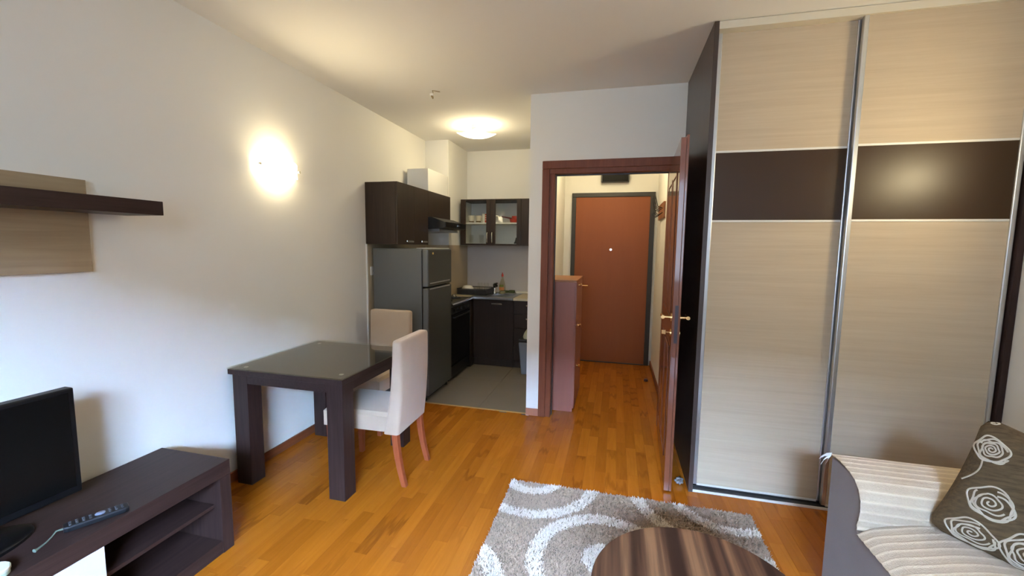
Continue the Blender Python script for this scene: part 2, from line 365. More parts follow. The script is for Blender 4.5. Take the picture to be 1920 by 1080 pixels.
for s, xx in ((-1, LX0), (1, LX1)):
    tube(bm, [(xx, LY0+.06, 1.047), (xx+s*.048, LY0+.06, 1.047)], .0085)
    tube(bm, [(xx+s*.048, LY0+.052, 1.047), (xx+s*.048, LY0+.16, 1.045)], [.011, .009])
    tube(bm, [(xx, LY0+.06, 1.047), (xx+s*.006, LY0+.06, 1.047)], .024, 16)
    tube(bm, [(xx, LY0+.06, .955), (xx+s*.006, LY0+.06, .955)], .022, 16)
obj('handle', bm, GOLD, leaf, smooth=True, label='brass lever handles and keyhole roses')
bm = bm_new(); tube(bm, [(LX0-.004, LY0+.06, .957), (LX0-.03, LY0+.06, .957)], .003, 8); box(bm, LX0-.05, LX0-.028, LY0+.058, LY0+.062, .945, .969)
obj('key', bm, GOLD, leaf)
pv = Vector((LX0, LY0, 0))-ORG['door_1']; th = math.radians(-2.5); leaf.rotation_euler = (0, 0, th); leaf.location = pv-Matrix.Rotation(th, 3, 'Z') @ pv

# entrance door (door_2)
d2 = thing('door_2', 'reddish brown entrance door in a dark frame at the end of the hall', None, (-.07, YH, 0), kind='structure')
bobj('frame', [(-.562, -.512, YH-.03, YH, 0, 2.065), (.370, .425, YH-.03, YH, 0, 2.065), (-.562, .425, YH-.03, YH, 2.0655, 2.117), (-.512, .370, YH-.03, YH, 0, .012)], DKFRAME, d2, bevel=.003)
lf2 = bobj('leaf', (-.512, .370, YH-.018, YH, .012, 2.065), ENTRY, d2)
bm = bm_new(); tube(bm, [(-.074, YH-.018, 1.425), (-.074, YH-.026, 1.425)], .014, 16); obj('peephole', bm, CHROME, lf2, smooth=True)
bm = bm_new(); tube(bm, [(-.44, YH-.018, .972), (-.44, YH-.07, .972)], .009); tube(bm, [(-.448, YH-.07, .972), (-.335, YH-.07, .972)], .010); box(bm, -.46, -.42, YH-.024, YH-.018, .88, 1.04)
obj('handle', bm, GOLD, lf2, smooth=True)
bm = bm_new(); box(bm, .372, .382, YH-.045, YH-.03, .30, .44); box(bm, .372, .382, YH-.045, YH-.03, 1.70, 1.82); obj('hinge', bm, DKFRAME, d2)
# ------------------------------------------------------------------ wardrobe
wd_ = thing('sliding_wardrobe', 'tall built-in wardrobe with two beige sliding doors and brown glossy bands', 'wardrobe', (1.2, 3.0, 0))
bobj('side_panel', (.468, .492, 2.58, 3.452, 0, CE-.003), wood('wenge_end_panel_lifted', (.042, .028, .023), (.062, .043, .035), 2, .34, freq=60, stretch=20, spec=.5), wd_, label='dark brown left end panel')  # wenge made paler to replace light that the door leaf blocks
bobj('side_panel', (1.886, 1.913, 2.58, 3.452, 0, CE-.003), WENGE, wd_, label='dark brown right end panel')
bobj('back_panel', (.492, 1.886, 3.43, 3.45, 0, CE-.003), WENGE, wd_)
bobj('top_track', (.492, 1.886, 2.585, 2.69, 2.628, CE-.003), plain('cream_fascia', (.66, .60, .48), .5), wd_, label='cream fascia hiding the top rail')
btr = bobj('bottom_track', [(.492, 1.886, 2.592, 2.69, 0, .008), (.492, 1.886, 2.632, 2.636, .008, .016)], BLACK, wd_)
bobj('track_lip', (.492, 1.886, 2.584, 2.592, 0, .012), ALU_W, btr, label='thin bright front lip')
def sdoor(x0, x1, yf, lab):
    T = .022; z0, z1 = .020, 2.632
    d = bobj('door', [(x0+.012, x1-.012, yf+.008, yf+T-.004, z0+.01, z1)], BEIGE, wd_, label=lab)
    a = .023
    bobj('stile', [(x0, x0+a, yf-.004, yf+T, z0, z1)], ALU, d, bevel=.004)
    bobj('stile', [(x1-a, x1, yf-.004, yf+T, z0, z1)], ALU, d, bevel=.004)
    bobj('panel', (x0+a, x1-a, yf+.003, yf+.008, 2.000, z1-.002), BEIGE, d)
    bobj('glossy_band', (x0+a, x1-a, yf+.003, yf+.008, 1.614, 1.988), GLOSSBROWN, d, label='glossy dark brown band')
    bobj('panel', (x0+a, x1-a, yf+.003, yf+.008, .026, 1.602), BEIGE, d)
    bobj('divider', (x0+a, x1-a, yf, yf+.008, 1.988, 2.000), ALU_W, d, bevel=.002)
    bobj('divider', (x0+a, x1-a, yf, yf+.008, 1.602, 1.614), ALU_W, d, bevel=.002)
    bobj('bottom_rail', (x0+a, x1-a, yf, yf+.008, z0-.006, z0+.006), ALU_W, d)
sdoor(.500, 1.185, 2.642, 'beige left sliding door')
sdoor(1.168, 1.880, 2.600, 'beige right sliding door')

# ------------------------------------------------------------------ kitchen
def handle_bar(bm, a, b, out, r=.0065):
    a, b, out = Vector(a), Vector(b), Vector(out); d = (b-a)
    tube(bm, [a, a+out*.6+d*.02, a+out+d*.14, a+out+d*.5, a+out+d*.86, b+out*.6-d*.02, b], r, 8)
uc = thing('wall_cabinet', 'dark brown two-door wall cabinet above the fridge', 'cabinet', (-2.07, 3.75, 1.455))
UX = -1.908
bobj('body', (XL+.002, UX-.019, 3.432, 4.066, 1.455, 2.010), WENGE_K, uc)
for y0, y1, hy in ((3.432, 3.752, (3.575, 3.71)), (3.752, 4.066, (3.88, 4.012))):
    d = bobj('door', (UX-.018, UX, y0+.0012, y1-.0012, 1.455, 2.010), WENGE_K, uc, bevel=.001)
    bobj('handle', [(UX+.012, UX+.020, hy[0], hy[1], 1.477, 1.495), (UX, UX+.014, hy[0]+.01, hy[0]+.018, 1.482, 1.490), (UX, UX+.014, hy[1]-.018, hy[1]-.01, 1.482, 1.490)], CHROME, d, bevel=.003)
uh = thing('wall_cabinet', 'dark brown short wall cabinet over the cooker hood', 'cabinet', (-2.07, 4.36, 1.745))
bobj('body', (XL+.002, UX-.019, 4.068, 4.665, 1.745, 2.010), WENGE_K, uh)
bobj('door', (UX-.018, UX, 4.0695, 4.664, 1.745, 2.010), WENGE_K, uh, bevel=.001)
bobj('duct_cover', (XL+.045, -1.945, 4.15, 4.68, 2.011, 2.252), WHITEP, label='white boxed duct cover standing on top of the dark wall cabinet', cat='duct', bevel=.003)
hd = thing('cooker_hood', 'black slim cooker hood under the short wall cabinet', 'cooker hood', (-1.97, 4.36, 1.60))
bm = bm_new(); prism(bm, [(XL+.012, 1.600), (-1.73, 1.632), (-1.72, 1.640), (-1.72, 1.690), (-1.87, 1.743), (XL+.012, 1.743)], 1, 4.070, 4.664); obj('body', bm, BLACK, hd, bevel=.003)
bobj('visor', (-1.726, -1.714, 4.070, 4.664, 1.640, 1.693), BLACKG, hd, bevel=.003)
bobj('button', [(-1.716, -1.709, 4.40+i*.03, 4.415+i*.03, 1.66, 1.672) for i in range(3)], CHROME, hd)
bobj('filter', (-2.15, -1.80, 4.10, 4.63, 1.594, 1.622), STEEL, hd)

# back wall glass cabinet
YG = 4.968
gc = thing('glass_cabinet', 'dark brown wall cabinet with two glazed doors above the sink', 'cabinet', (-1.51, 5.14, 1.46))
GX0, GX1, GZ0, GZ1 = -1.895, -1.128, 1.460, 2.018
bobj('body', [(GX0, GX0+.018, YG+.019, YK-.001, GZ0, GZ1), (GX1-.018, GX1, YG+.019, YK-.001, GZ0, GZ1), (GX0, GX1, YG+.019, YK-.001, GZ0, GZ0+.018), (GX0, GX1, YG+.019, YK-.001, GZ1-.018, GZ1)], WENGE_K, gc)
bobj('back_panel', (GX0+.018, GX1-.018, YK-.012, YK-.003, GZ0+.018, GZ1-.018), CABW, gc, label='pale inner back')
bobj('shelf', (GX0+.019, GX1-.019, YG+.03, YK-.013, 1.722, 1.738), CABW, gc, label='pale inner shelf')
bobj('inner_lining', [(GX0+.0185, GX0+.021, YG+.02, YK-.013, GZ0+.019, GZ1-.019), (GX1-.021, GX1-.0185, YG+.02, YK-.013, GZ0+.019, GZ1-.019), (GX0+.019, GX1-.019, YG+.02, YK-.013, GZ0+.0185, GZ0+.021)], CABW, gc)
for x0, x1, gx0, gx1, hx in ((GX0, -1.511, -1.832, -1.563, -1.545), (-1.509, GX1, -1.449, -1.180, -1.484)):
    d = bobj('door', [(x0+.001, gx0, YG, YG+.018, GZ0, GZ1), (gx1, x1-.001, YG, YG+.018, GZ0, GZ1), (gx0, gx1, YG, YG+.018, GZ0, 1.474), (gx0, gx1, YG, YG+.018, 2.006, GZ1)], WENGE_K, gc)
    bobj('pane', (gx0, gx1, YG+.007, YG+.011, 1.474, 2.006), PANE, d)
    bm = bm_new(); handle_bar(bm, (hx, YG, 1.491), (hx, YG, 1.615), (0, -.026, 0)); obj('handle', bm, CHROME, d, smooth=True)
ec = thing('wall_cabinet', 'dark brown narrow wall cabinet at the right end above the worktop', 'cabinet', (-.92, 5.14, 1.46))
bobj('body', (-1.126, PK-.002, YG+.019, YK-.001, GZ0, GZ1), WENGE_K, ec)
bobj('door', (-1.1255, PK-.003, YG, YG+.018, GZ0, GZ1), WENGE_K, ec, bevel=.001)
# crockery on the glazed shelf
def cup(px, lab):
    t = thing('cup', lab, 'cup', (px, YG+.10, 1.738), 'cups in the glazed cabinet')
    bm = bm_new(); lathe(bm, [(.022, 0), (.026, .004), (.036, .05), (.039, .088), (.036, .088), (.033, .05), (.022, .008)], (px, YG+.10, 1.738), 20); obj('body', bm, CUPW, t, smooth=True)
    bm = bm_new(); tube(bm, [(px+.034, YG+.10, 1.808), (px+.056, YG+.10, 1.803), (px+.058, YG+.10, 1.775), (px+.032, YG+.10, 1.765)], .005, 8); obj('handle', bm, CUPW, t, smooth=True)
    bm = bm_new(); lathe(bm, [(.0285, .006), (.0305, .020), (.0315, .020), (.0295, .006)], (px, YG+.10, 1.738), 20, cap=False); obj('brown_band', bm, plain('brown_glaze', (.12, .06, .02), .4), t, label='brown decor at the foot')
cup(-1.788, 'white cup at the left end of the glazed cabinet shelf')
cup(-1.697, 'white cup second from the left on the glazed cabinet shelf')
bm = bm_new(); lathe(bm, [(.020, 0), (.024, .004), (.027, .112), (.024, .112), (.020, .006)], (-1.622, YG+.11, 1.738), 20); obj('tall_mug', bm, CUPW, smooth=True, label='tall white mug between the cups and the red patterned tin', cat='mug')
tn = thing('tin', 'red and white patterned tin beside the tall mug in the glazed cabinet', 'tin', (-1.582, YG+.08, 1.738))
bm = bm_new(); lathe(bm, [(.022, 0), (.022, .10), (.018, .106)], (-1.582, YG+.08, 1.738), 20); obj('body', bm, RED, tn, smooth=True)
bm = bm_new()
for z in (.03, .055, .08): lathe(bm, [(.0225, z), (.0228, z+.004), (.0225, z+.009)], (-1.582, YG+.08, 1.738), 20, cap=False)
obj('band', bm, CUPW, tn, label='white decorative bands')
pn = thing('saucepan', 'red saucepan with a long handle in the right half of the glazed cabinet', 'saucepan', (-1.215, YG+.15, 1.738))
bm = bm_new(); lathe(bm, [(.075, 0), (.080, .006), (.088, .045), (.062, .05), (.062, .082), (.058, .082), (.055, .05)], (-1.215, YG+.15, 1.738), 24); obj('body', bm, RED, pn, smooth=True)
bm = bm_new(); tube(bm, [(-1.27, YG+.13, 1.79), (-1.33, YG+.11, 1.802), (-1.392, YG+.09, 1.812)], [.011, .009, .006], 10); obj('handle', bm, plain('dark_red_handle', (.16, .03, .02), .4), pn, smooth=True)
for i, xx in enumerate((-1.80, -1.66)):
    bm = bm_new(); lathe(bm, [(.026, 0), (.034, .11), (.032, .11), (.024, .004)], (xx, YG+.12, 1.481), 20); obj('drinking_glass', bm, GLASS, smooth=True, label='clear drinking glass on the cabinet floor, '+('left one' if i == 0 else 'right one')+' of two', cat='glass', group='glasses on the cabinet floor')
bm = bm_new(); lathe(bm, [(.03, 0), (.032, .012), (.02, .03), (.012, .06), (.010, .075)], (-1.196, YG+.07, 1.481), 16); obj('bottle_stopper', bm, BLACK, smooth=True, label='small dark cone-shaped gadget at the right of the cabinet floor', cat='gadget')

# fridge
fr = thing('fridge', 'silver grey two-door fridge freezer at the kitchen edge', 'fridge', (-1.93, 3.76, 0))
FX = -1.645; FY0, FY1 = 3.488, 4.045
bobj('body', (-2.195, FX-.062, FY0, FY1, .03, 1.405), FRIDGE, fr, bevel=.004)
bobj('top_cover', (-2.195, FX-.058, FY0-.002, FY1+.002, 1.400, 1.418), FRIDGE, fr, bevel=.004)
for z0, z1, nm in ((.055, 1.060, 'lower'), (1.072, 1.416, 'upper')):
    d = bobj('door', (FX-.052, FX, FY0, FY1, z0, z1), FRIDGE, fr, bevel=.010, seg=3, label=nm+' door')
    bobj('door_front', (FX-.003, FX+.002, FY0+.010, FY1-.004, z0+.008, z1-.008), FRIDGE_SHADED, d, bevel=.002)
    hz = (1.046, 1.056) if nm == 'lower' else (1.098, 1.108)
    bobj('grip', (FX, FX+.006, FY0+.04, FY1-.05, hz[0], hz[1]), ALU, d, bevel=.002)
bobj('gasket', [(FX-.062, FX-.052, FY0+.006, FY1-.006, .06, 1.41)], BLACK, fr)
for (xx, yy) in ((-2.16, FY0+.04), (-2.16, FY1-.04), (FX-.05, FY0+.04), (FX-.05, FY1-.04)):
    bm = bm_new(); lathe(bm, [(.018, 0), (.018, .03)], (xx, yy, 0), 12); obj('foot', bm, BLACK, fr)
bobj('kick_plate', (FX-.055, FX-.045, FY0+.01, FY1-.01, .012, .055), BLACK, fr)
bm = bm_new(); tube(bm, [(FX+.002, 3.595, 1.376), (FX+.007, 3.595, 1.376)], .010, 14); obj('magnet', bm, plain('yellow_magnet', (.75, .58, .14), .4), smooth=True, label='small round golden magnet on the upper fridge door', cat='magnet')
bobj('paper_sheet', (-1.86, -1.66, 3.70, 4.02, 1.4185, 1.424), WHITEP, label='white folded paper lying on top of the fridge', cat='paper')
so = thing('power_socket', 'white wall socket with a plug on the tiling behind the fridge', 'socket', (XL+.01, 3.52, 1.165))
bobj('plate', (XL+.010, XL+.020, 3.478, 3.552, 1.165, 1.245), WHITEP, so, bevel=.004)
bm = bm_new(); tube(bm, [(XL+.020, 3.525, 1.205), (XL+.031, 3.526, 1.205)], .018, 14); tube(bm, [(XL+.027, 3.53, 1.19), (XL+.026, 3.535, 1.14), (XL+.022, 3.54, 1.0), (XL+.018, 3.545, .7), (XL+.018, 3.545, .35)], .004, 8); obj('plug', bm, plain('grey_plug', (.25, .25, .25), .5), so, smooth=True)

# cooker
SX = -1.662; SY0, SY1 = 4.085, 4.684
st = thing('cooker', 'black freestanding oven with a chrome edged hob beside the fridge', 'oven', (-1.94, 4.38, 0))
bobj('body', (-2.215, SX-.03, SY0, SY1, .03, .838), BLACK, st)
dv = bobj('oven_door', (SX-.03, SX-.006, SY0+.006, SY1-.006, .17, .715), BLACKG, st, bevel=.004)
bm = bm_new(); tube(bm, [(SX-.006, SY0+.06, .685), (SX+.018, SY0+.06, .685), (SX+.018, SY1-.06, .685), (SX-.006, SY1-.06, .685)], .008, 10); obj('door_handle', bm, BLACK, dv, smooth=True)
bobj('storage_drawer', (SX-.03, SX-.006, SY0+.006, SY1-.006, .035, .162), BLACKG, st, bevel=.003)
bobj('control_panel', (SX-.03, SX-.004, SY0+.004, SY1-.004, .722, .800), BLACK, st, bevel=.003)
for k in range(5):
    bm = bm_new(); tube(bm, [(SX-.004, SY0+.09+k*.105, .762), (SX+.014, SY0+.09+k*.105, .762)], .016, 14); obj('knob', bm, BLACK, st, smooth=True)
bobj('hob_top', [(-2.215, SX+.006, SY0, SY1, .836, .848)], plain('dark_steel_hob', (.14, .135, .13), .32, .8), st, bevel=.002)
bm = bm_new(); tube(bm, [(SX+.002, SY0+.002, .826), (SX+.002, SY1-.002, .826)], .018, 14); obj('front_rail', bm, CHROME, st, smooth=True)
for xx in (-2.17, -1.72):
    for yy in (SY0+.04, SY1-.04): bobj('foot', (xx-.02, xx+.02, yy-.02, yy+.02, 0, .03), BLACK, st)
for (a, b, r) in ((-1.80, 4.24, .085), (-1.80, 4.53, .07), (-2.07, 4.24, .07), (-2.07, 4.53, .085)):
    bm = bm_new(); lathe(bm, [(r, .848), (r, .856), (r*.9, .859)], (a, b, 0), 24); obj('hotplate', bm, BLACK, st, smooth=True)
bm = bm_new(); lathe(bm, [(.035, .859), (.04, .872), (.02, .888), (.008, .896)], (-1.80, 4.50, 0), 20); obj('pot_lid', bm, CHROME, smooth=True, label='small shiny metal lid on the cooker hotplate', cat='lid')

# back run
KY = 4.776
sk = thing('sink_cabinet', 'dark brown base cabinet with one wide door under the sink', 'cabinet', (-1.5, 5.04, 0))
bobj('body', (-1.66, -1.158, KY+.02, YK-.01, .09, .818), WENGE_K, sk)
bobj('corner_filler', (-1.925, -1.662, 4.69, 4.795, .0, .818), WENGE_K, sk)
dk = bobj('door', (-1.655, -1.160, KY, KY+.018, .095, .812), WENGE_K, sk, bevel=.0015)
bobj('handle', [(-1.425, -1.295, KY-.026, KY-.016, .757, .776), (-1.415, -1.405, KY-.018, KY, .762, .771), (-1.315, -1.305, KY-.018, KY, .762, .771)], CHROME, dk, bevel=.003)
bobj('plinth', (-1.66, -1.158, KY+.038, KY+.052, 0, .09), WENGE_K, sk)
dc = thing('drawer_cabinet', 'dark brown base cabinet with drawers right of the sink', 'cabinet', (-.94, 5.04, 0))
bobj('body', (-1.155, PK-.002, KY+.02, YK-.01, .09, .818), WENGE_K, dc)
bobj('plinth', (-1.155, PK-.002, KY+.038, KY+.052, 0, .09), WENGE_K, dc)
for z0, z1 in ((.655, .812), (.49, .650), (.095, .485)):
    d = bobj('drawer', (-1.153, PK-.004, KY, KY+.018, z0, z1), WENGE_K, dc, bevel=.0015)
    zc = z1-.05
    bobj('handle', [(-1.005, -.875, KY-.026, KY-.016, zc-.009, zc+.009), (-.995, -.985, KY-.018, KY, zc-.005, zc+.005), (-.895, -.885, KY-.018, KY, zc-.005, zc+.005)], CHROME, d, bevel=.003)
bobj('worktop', [(-1.153, PK-.002, 4.735, YK-.009, .819, .848)], CREAMTOP, label='cream worktop to the right of the steel sink', cat='worktop', bevel=.002)
bobj('corner_worktop', [(-1.927, -1.670, 4.688, YK-.009, .819, .846)], CREAMTOP, label='cream worktop corner left of the steel sink', cat='worktop')
sn = thing('sink', 'stainless steel sink with drainer set on the base cabinet', 'sink', (-1.41, 5.0, .82))
bobj('rim', [(-1.668, -1.156, 4.715, 4.80, .8195, .851), (-1.668, -1.156, 5.20, YK-.010, .8195, .851), (-1.668, -1.47, 4.80, 5.20, .8195, .851), (-1.215, -1.156, 4.80, 5.20, .8195, .851)], STEEL, sn, bevel=.004)
bobj('bowl', [(-1.47, -1.215, 4.80, 5.20, .8195, .826)], STEEL, sn)
fc = thing('faucet', 'black curved kitchen faucet behind the sink', 'faucet', (-1.47, 5.12, .851))
bm = bm_new(); lathe(bm, [(.026, 0), (.026, .02), (.018, .03), (.018, .10)], (-1.487, 5.10, .851), 16); obj('base', bm, CHROME, fc, smooth=True)
bm = bm_new(); tube(bm, [(-1.487, 5.10, .93), (-1.482, 5.08, .965), (-1.45, 5.03, .975), (-1.43, 5.0, .955)], [.018, .02, .018, .014], 12); tube(bm, [(-1.487, 5.10, .955), (-1.455, 5.115, .985)], .010, 8); obj('spout', bm, BLACK, fc, smooth=True)
# dish rack with crockery
rk = thing('dish_rack', 'dark wire dish rack standing on the corner worktop left of the sink', 'dish rack', (-1.70, 5.02, .851))
RX0, RX1, RY0, RY1, RZ0, RZ1 = -1.90, -1.525, 4.86, 5.18, .853, .922
bobj('tray', (RX0, RX1, RY0, RY1, RZ0, RZ0+.01), DKPLAST, rk, bevel=.003)
bobj('side_wall', [(RX0+.004, RX1-.004, RY0, RY0+.004, RZ0+.01, RZ0+.062)], DKPLAST, rk)
bobj('side_wall', [(RX1-.006, RX1, RY0, RY1, RZ0+.01, RZ0+.062)], DKPLAST, rk)
bm = bm_new()
for z in (RZ1,): tube(bm, [(RX0, RY0, z), (RX1, RY0, z), (RX1, RY1, z), (RX0, RY1, z)], .005, 8, closed=True)
for k in range(21):
    xx = RX0+(RX1-RX0)*k/20
    for yy in (RY0, RY1): tube(bm, [(xx, yy, RZ0+.008), (xx, yy, RZ1)], .0024, 6)
for k in range(1, 16):
    yy = RY0+(RY1-RY0)*k/16
    for xx in (RX0, RX1): tube(bm, [(xx, yy, RZ0+.008), (xx, yy, RZ1)], .0024, 6)
obj('wire_basket', bm, DKPLAST, rk)
bm = bm_new(); lathe(bm, [(.03, .085), (.055, .080), (.075, .05), (.08, .012), (.075, .012), (.068, .05)], (-1.80, 4.97, .870), 24); obj('bowl', bm, CUPW, smooth=True, label='white bowl turned upside down in the dish rack', cat='bowl')
for i, xx in enumerate((-1.645, -1.565)):
    bm = bm_new(); lathe(bm, [(.034, 0), (.031, .125), (.028, .125), (.031, .002)], (xx, 4.99, .870), 20); obj('drinking_glass', bm, GLASS, smooth=True, label='clear glass upside down in the dish rack, '+('left one' if i == 0 else 'right one')+' of the two', cat='glass', group='glasses in the dish rack')
bt = thing('soap_bottle', 'clear dish soap bottle with a red cap and orange label behind the sink', 'bottle', (-1.385, 5.12, .851))
bm = bm_new(); lathe(bm, [(.036, 0), (.040, .008), (.041, .09), (.030, .15), (.014, .195), (.011, .225)], (-1.385, 5.10, .851), 20); obj('body', bm, SOAP, bt, smooth=True)
bm = bm_new(); lathe(bm, [(.0125, .218), (.0135, .235), (.012, .25), (.006, .253), (.006, .268), (.003, .27)], (-1.385, 5.10, .851), 16); obj('cap', bm, RED, bt, smooth=True)
def labelband(nm, r0, r1, z0, z1, m, a0, a1):
    bm = bm_new(); grid(bm, lambda u, v: (-1.385+(r0+(r1-r0)*v)*math.cos(a0+(a1-a0)*u), 5.10+(r0+(r1-r0)*v)*math.sin(a0+(a1-a0)*u), .851+z0+(z1-z0)*v), 14, 3); obj(nm, bm, m, bt, smooth=True)
labelband('label_panel', .0418, .0416, .048, .088, LABEL, PI*1.15, PI*1.75); labelband('label_panel', .0416, .0360, .090, .118, LABELG, PI*1.1, PI*1.7)
bm = bm_new(); lathe(bm, [(.034, .004), (.038, .008), (.039, .03), (.038, .034)], (-1.385, 5.10, .851), 20); obj('liquid', bm, plain('pale_soap', (.50, .46, .30), .3), bt, smooth=True)
bobj('sponge', (-1.44, -1.345, 5.205, 5.275, .852, .880), GREEN, label='green sponge left of the soap bottle foot', cat='sponge', bevel=.006)
bobj('sponge', (-1.335, -1.26, 5.21, 5.27, .852, .886), plain('dark_green_scourer', (.07, .085, .03), .9), label='dark green scouring pad right of the soap bottle', cat='sponge', bevel=.006)
bobj('cutting_board', (-1.235, -1.03, 5.215, 5.29, .852, .876), CUPW, label='white board lying at the back between sink and worktop', cat='board', bevel=.003)
# waste bin
wb = thing('waste_bin', 'grey blue waste bin with black rim and bag by the drawers', 'bin', (-.91, 4.66, 0))
bm = bm_new(); A = [(-1.012, 4.562), (-.80, 4.562), (-.80, 4.75), (-1.012, 4.75)]; lo = [bm.verts.new((x, y, .0)) for x, y in A]; hi = [bm.verts.new((x+(-.03 if x < -.9 else .02), y+(-.016 if y < 4.6 else .012), .372)) for x, y in A]
bm.faces.new(lo[::-1]); bm.faces.new(hi)
for k in range(4): bm.faces.new((lo[k], lo[(k+1) % 4], hi[(k+1) % 4], hi[k]))
obj('body', bm, PLAST_G, wb, bevel=.015, seg=3)
bobj('rim', (-1.040, -.778, 4.544, 4.764, .372, .408), BLACK, wb, bevel=.008)
bm = bm_new(); grid(bm, lambda u, v: (-.905+(.105-.05*v*v)*math.cos(2*PI*u)*(1+.06*math.sin(14*PI*u)), 4.655+(.085-.03*v*v)*math.sin(2*PI*u)*(1+.06*math.sin(10*PI*u)), .405+.11*v+.01*math.sin(8*PI*u)*v), 40, 6)
bmesh.ops.holes_fill(bm, edges=bm.edges[:]); obj('bag', bm, BAG, wb, smooth=True, label='pale crumpled bag')

# ceiling lamp in kitchen
def bowl_shade(bm, c, a, drop, rot, th=.006):
    def f(u, v, off):
        x = (u-.5)*a; y = (v-.5)*a; r2 = ((2*u-1)**2+(2*v-1)**2)/2
        z = -drop*(1-r2)+off
        return (c[0]+x*math.cos(rot)-y*math.sin(rot), c[1]+x*math.sin(rot)+y*math.cos(rot), c[2]+z)
    g1 = grid(bm, lambda u, v: f(u, v, 0), 17, 17); g2 = grid(bm, lambda u, v: f(u, v, th), 17, 17)
    e1 = [g1[i][0] for i in range(17)]+[g1[16][j] for j in range(1, 17)]+[g1[i][16] for i in range(15, -1, -1)]+[g1[0][j] for j in range(15, 0, -1)]
    e2 = [g2[i][0] for i in range(17)]+[g2[16][j] for j in range(1, 17)]+[g2[i][16] for i in range(15, -1, -1)]+[g2[0][j] for j in range(15, 0, -1)]
    for k in range(len(e1)): bm.faces.new((e1[k], e1[(k+1) % len(e1)], e2[(k+1) % len(e1)], e2[k]))
def lamp_light(name, P, loc, parent, r=.03, col=LAMP_COL):
    l = bpy.data.lights.new(name, 'POINT'); l.energy = P; l.color = col; l.shadow_soft_size = r
    o = bpy.data.objects.new(name, l); C.objects.link(o); o.parent = parent; o.location = Vector(loc)-ORG[parent.name]; return o
def ceil_lamp(c, P, lab):
    t = thing('ceiling_lamp', lab, 'ceiling lamp', (c[0], c[1], CE))
    bm = bm_new(); bowl_shade(bm, (c[0], c[1], CE-.082), .28, .034, 1.11); obj('shade', bm, SHADE_K, t, smooth=True)
    bm = bm_new(); box(bm, c[0]-.045, c[0]+.045, c[1]-.035, c[1]+.035, CE-.065, CE); obj('base', bm, plain('beige_metal', (.45, .38, .30), .4, .5), t, bevel=.006)
    bm = bm_new(); tube(bm, [(c[0], c[1], CE-.05), (c[0], c[1], CE-.122)], .005); obj('rod', bm, CHROME, t)
    for k in (-1, 1):
        bm = bm_new(); lathe(bm, [(.012, 0), (.016, .01), (.016, .03), (.010, .036)], (c[0]+k*.075, c[1]+k*.02, CE-.098), 12); obj('bulb', bm, BULB, t, smooth=True)
        lamp_light('lamp_light', P/2, (c[0]+k*.115, c[1]-k*.05, CE-.052), t, .02)
    l = lamp_light('lamp_light', P, (c[0], c[1], CE-.22), t, .08); return t
ceil_lamp((-1.43, 4.20), P_KITCHEN/2, 'square frosted glass ceiling lamp glowing above the kitchen')
hl = ceil_lamp((-.10, 4.45), P_HALL/2, 'square frosted glass ceiling lamp in the hall, hidden above the door head')
# bare lamp connector hanging from the ceiling
hk = thing('ceiling_hook', 'bare lamp wire connector hanging from the living room ceiling', 'hook', (-1.461, 3.209, CE))
bm = bm_new(); tube(bm, [(-1.461, 3.209, CE), (-1.455, 3.205, CE-.02), (-1.47, 3.20, CE-.035)], .004, 8); tube(bm, [(-1.455, 3.21, CE-.002), (-1.41, 3.235, CE-.006)], .0025, 6); obj('wire', bm, plain('grey_wire', (.38, .30, .18), .6), hk, smooth=True)
bobj('connector', (-1.478, -1.450, 3.190, 3.214, CE-.045, CE-.026), WHITEP, hk, bevel=.003)
bm = bm_new(); tube(bm, [(-1.462, 3.20, CE-.044), (-1.452, 3.196, CE-.066)], [.010, .006], 8); obj('terminal', bm, plain('brown_terminal', (.22, .16, .08), .5), hk)

# ------------------------------------------------------------------ wall sconces
def sconce(X, s, Yc, z, P, lab):
    t = thing('wall_sconce', lab, 'wall lamp', (X, Yc, z), 'curved glass wall lamps')
    bobj('back_plate', (min(X, X+s*.012), max(X, X+s*.012), Yc-.05, Yc+.05, z-.035, z+.035), WHITEP, t, bevel=.003)
    bm = bm_new(); hw, hh, dep, R = .180, .048, .085, .006
    def f(u, v, o):
        a = (u-.5)*2
        return (X+s*(.022+dep*math.cos(a*PI/2*.98)+o), Yc+a*hw, z+(v-.5)*2*hh*(1-.18*(1-a*a)*0))
    nu = 25
    g1 = grid(bm, lambda u, v: f(u, v, 0), nu, 5); g2 = grid(bm, lambda u, v: f(u, v, -R), nu, 5)
    for i in range(nu-1):
        for j in (0, 4): bm.faces.new((g1[i][j], g1[i+1][j], g2[i+1][j], g2[i][j]))
    for i in (0, nu-1):
        for j in range(4): bm.faces.new((g1[i][j], g1[i][j+1], g2[i][j+1], g2[i][j]))
    obj('shade', bm, SHADE, t, smooth=True)
    for k in (-1, 1):
        bm = bm_new(); yy = Yc+k*(hw-.012); tube(bm, [(X, yy, z), (X+s*.052, yy, z)], .004, 8); tube(bm, [(X+s*.048, yy, z), (X+s*.056, yy, z)], .0085, 12); obj('screw', bm, CHROME, t, smooth=True)
    bm = bm_new(); lathe(bm, [(.010, -.03), (.014, -.02), (.014, .03), (.008, .038)], (X+s*.055, Yc, z), 12); obj('bulb', bm, BULB, t, smooth=True)
    lamp_light('lamp_light', P*.065, (X+s*.058, Yc, z+.050), t, .02); lamp_light('lamp_light', P*.065, (X+s*.058, Yc, z-.050), t, .02)
    al = bpy.data.lights.new('shade_light', 'AREA'); al.shape = 'RECTANGLE'; al.size = .09; al.size_y = .30; al.energy = P*.48; al.color = LAMP_COL
    ao = bpy.data.objects.new('shade_light', al); C.objects.link(ao); ao.parent = t; ao.location = (s*.125, 0, 0); ao.rotation_euler = (0, -s*PI/2, 0)
    lamp_light('lamp_light', P*.07, (X+s*.16, Yc, z+.10), t, .05)
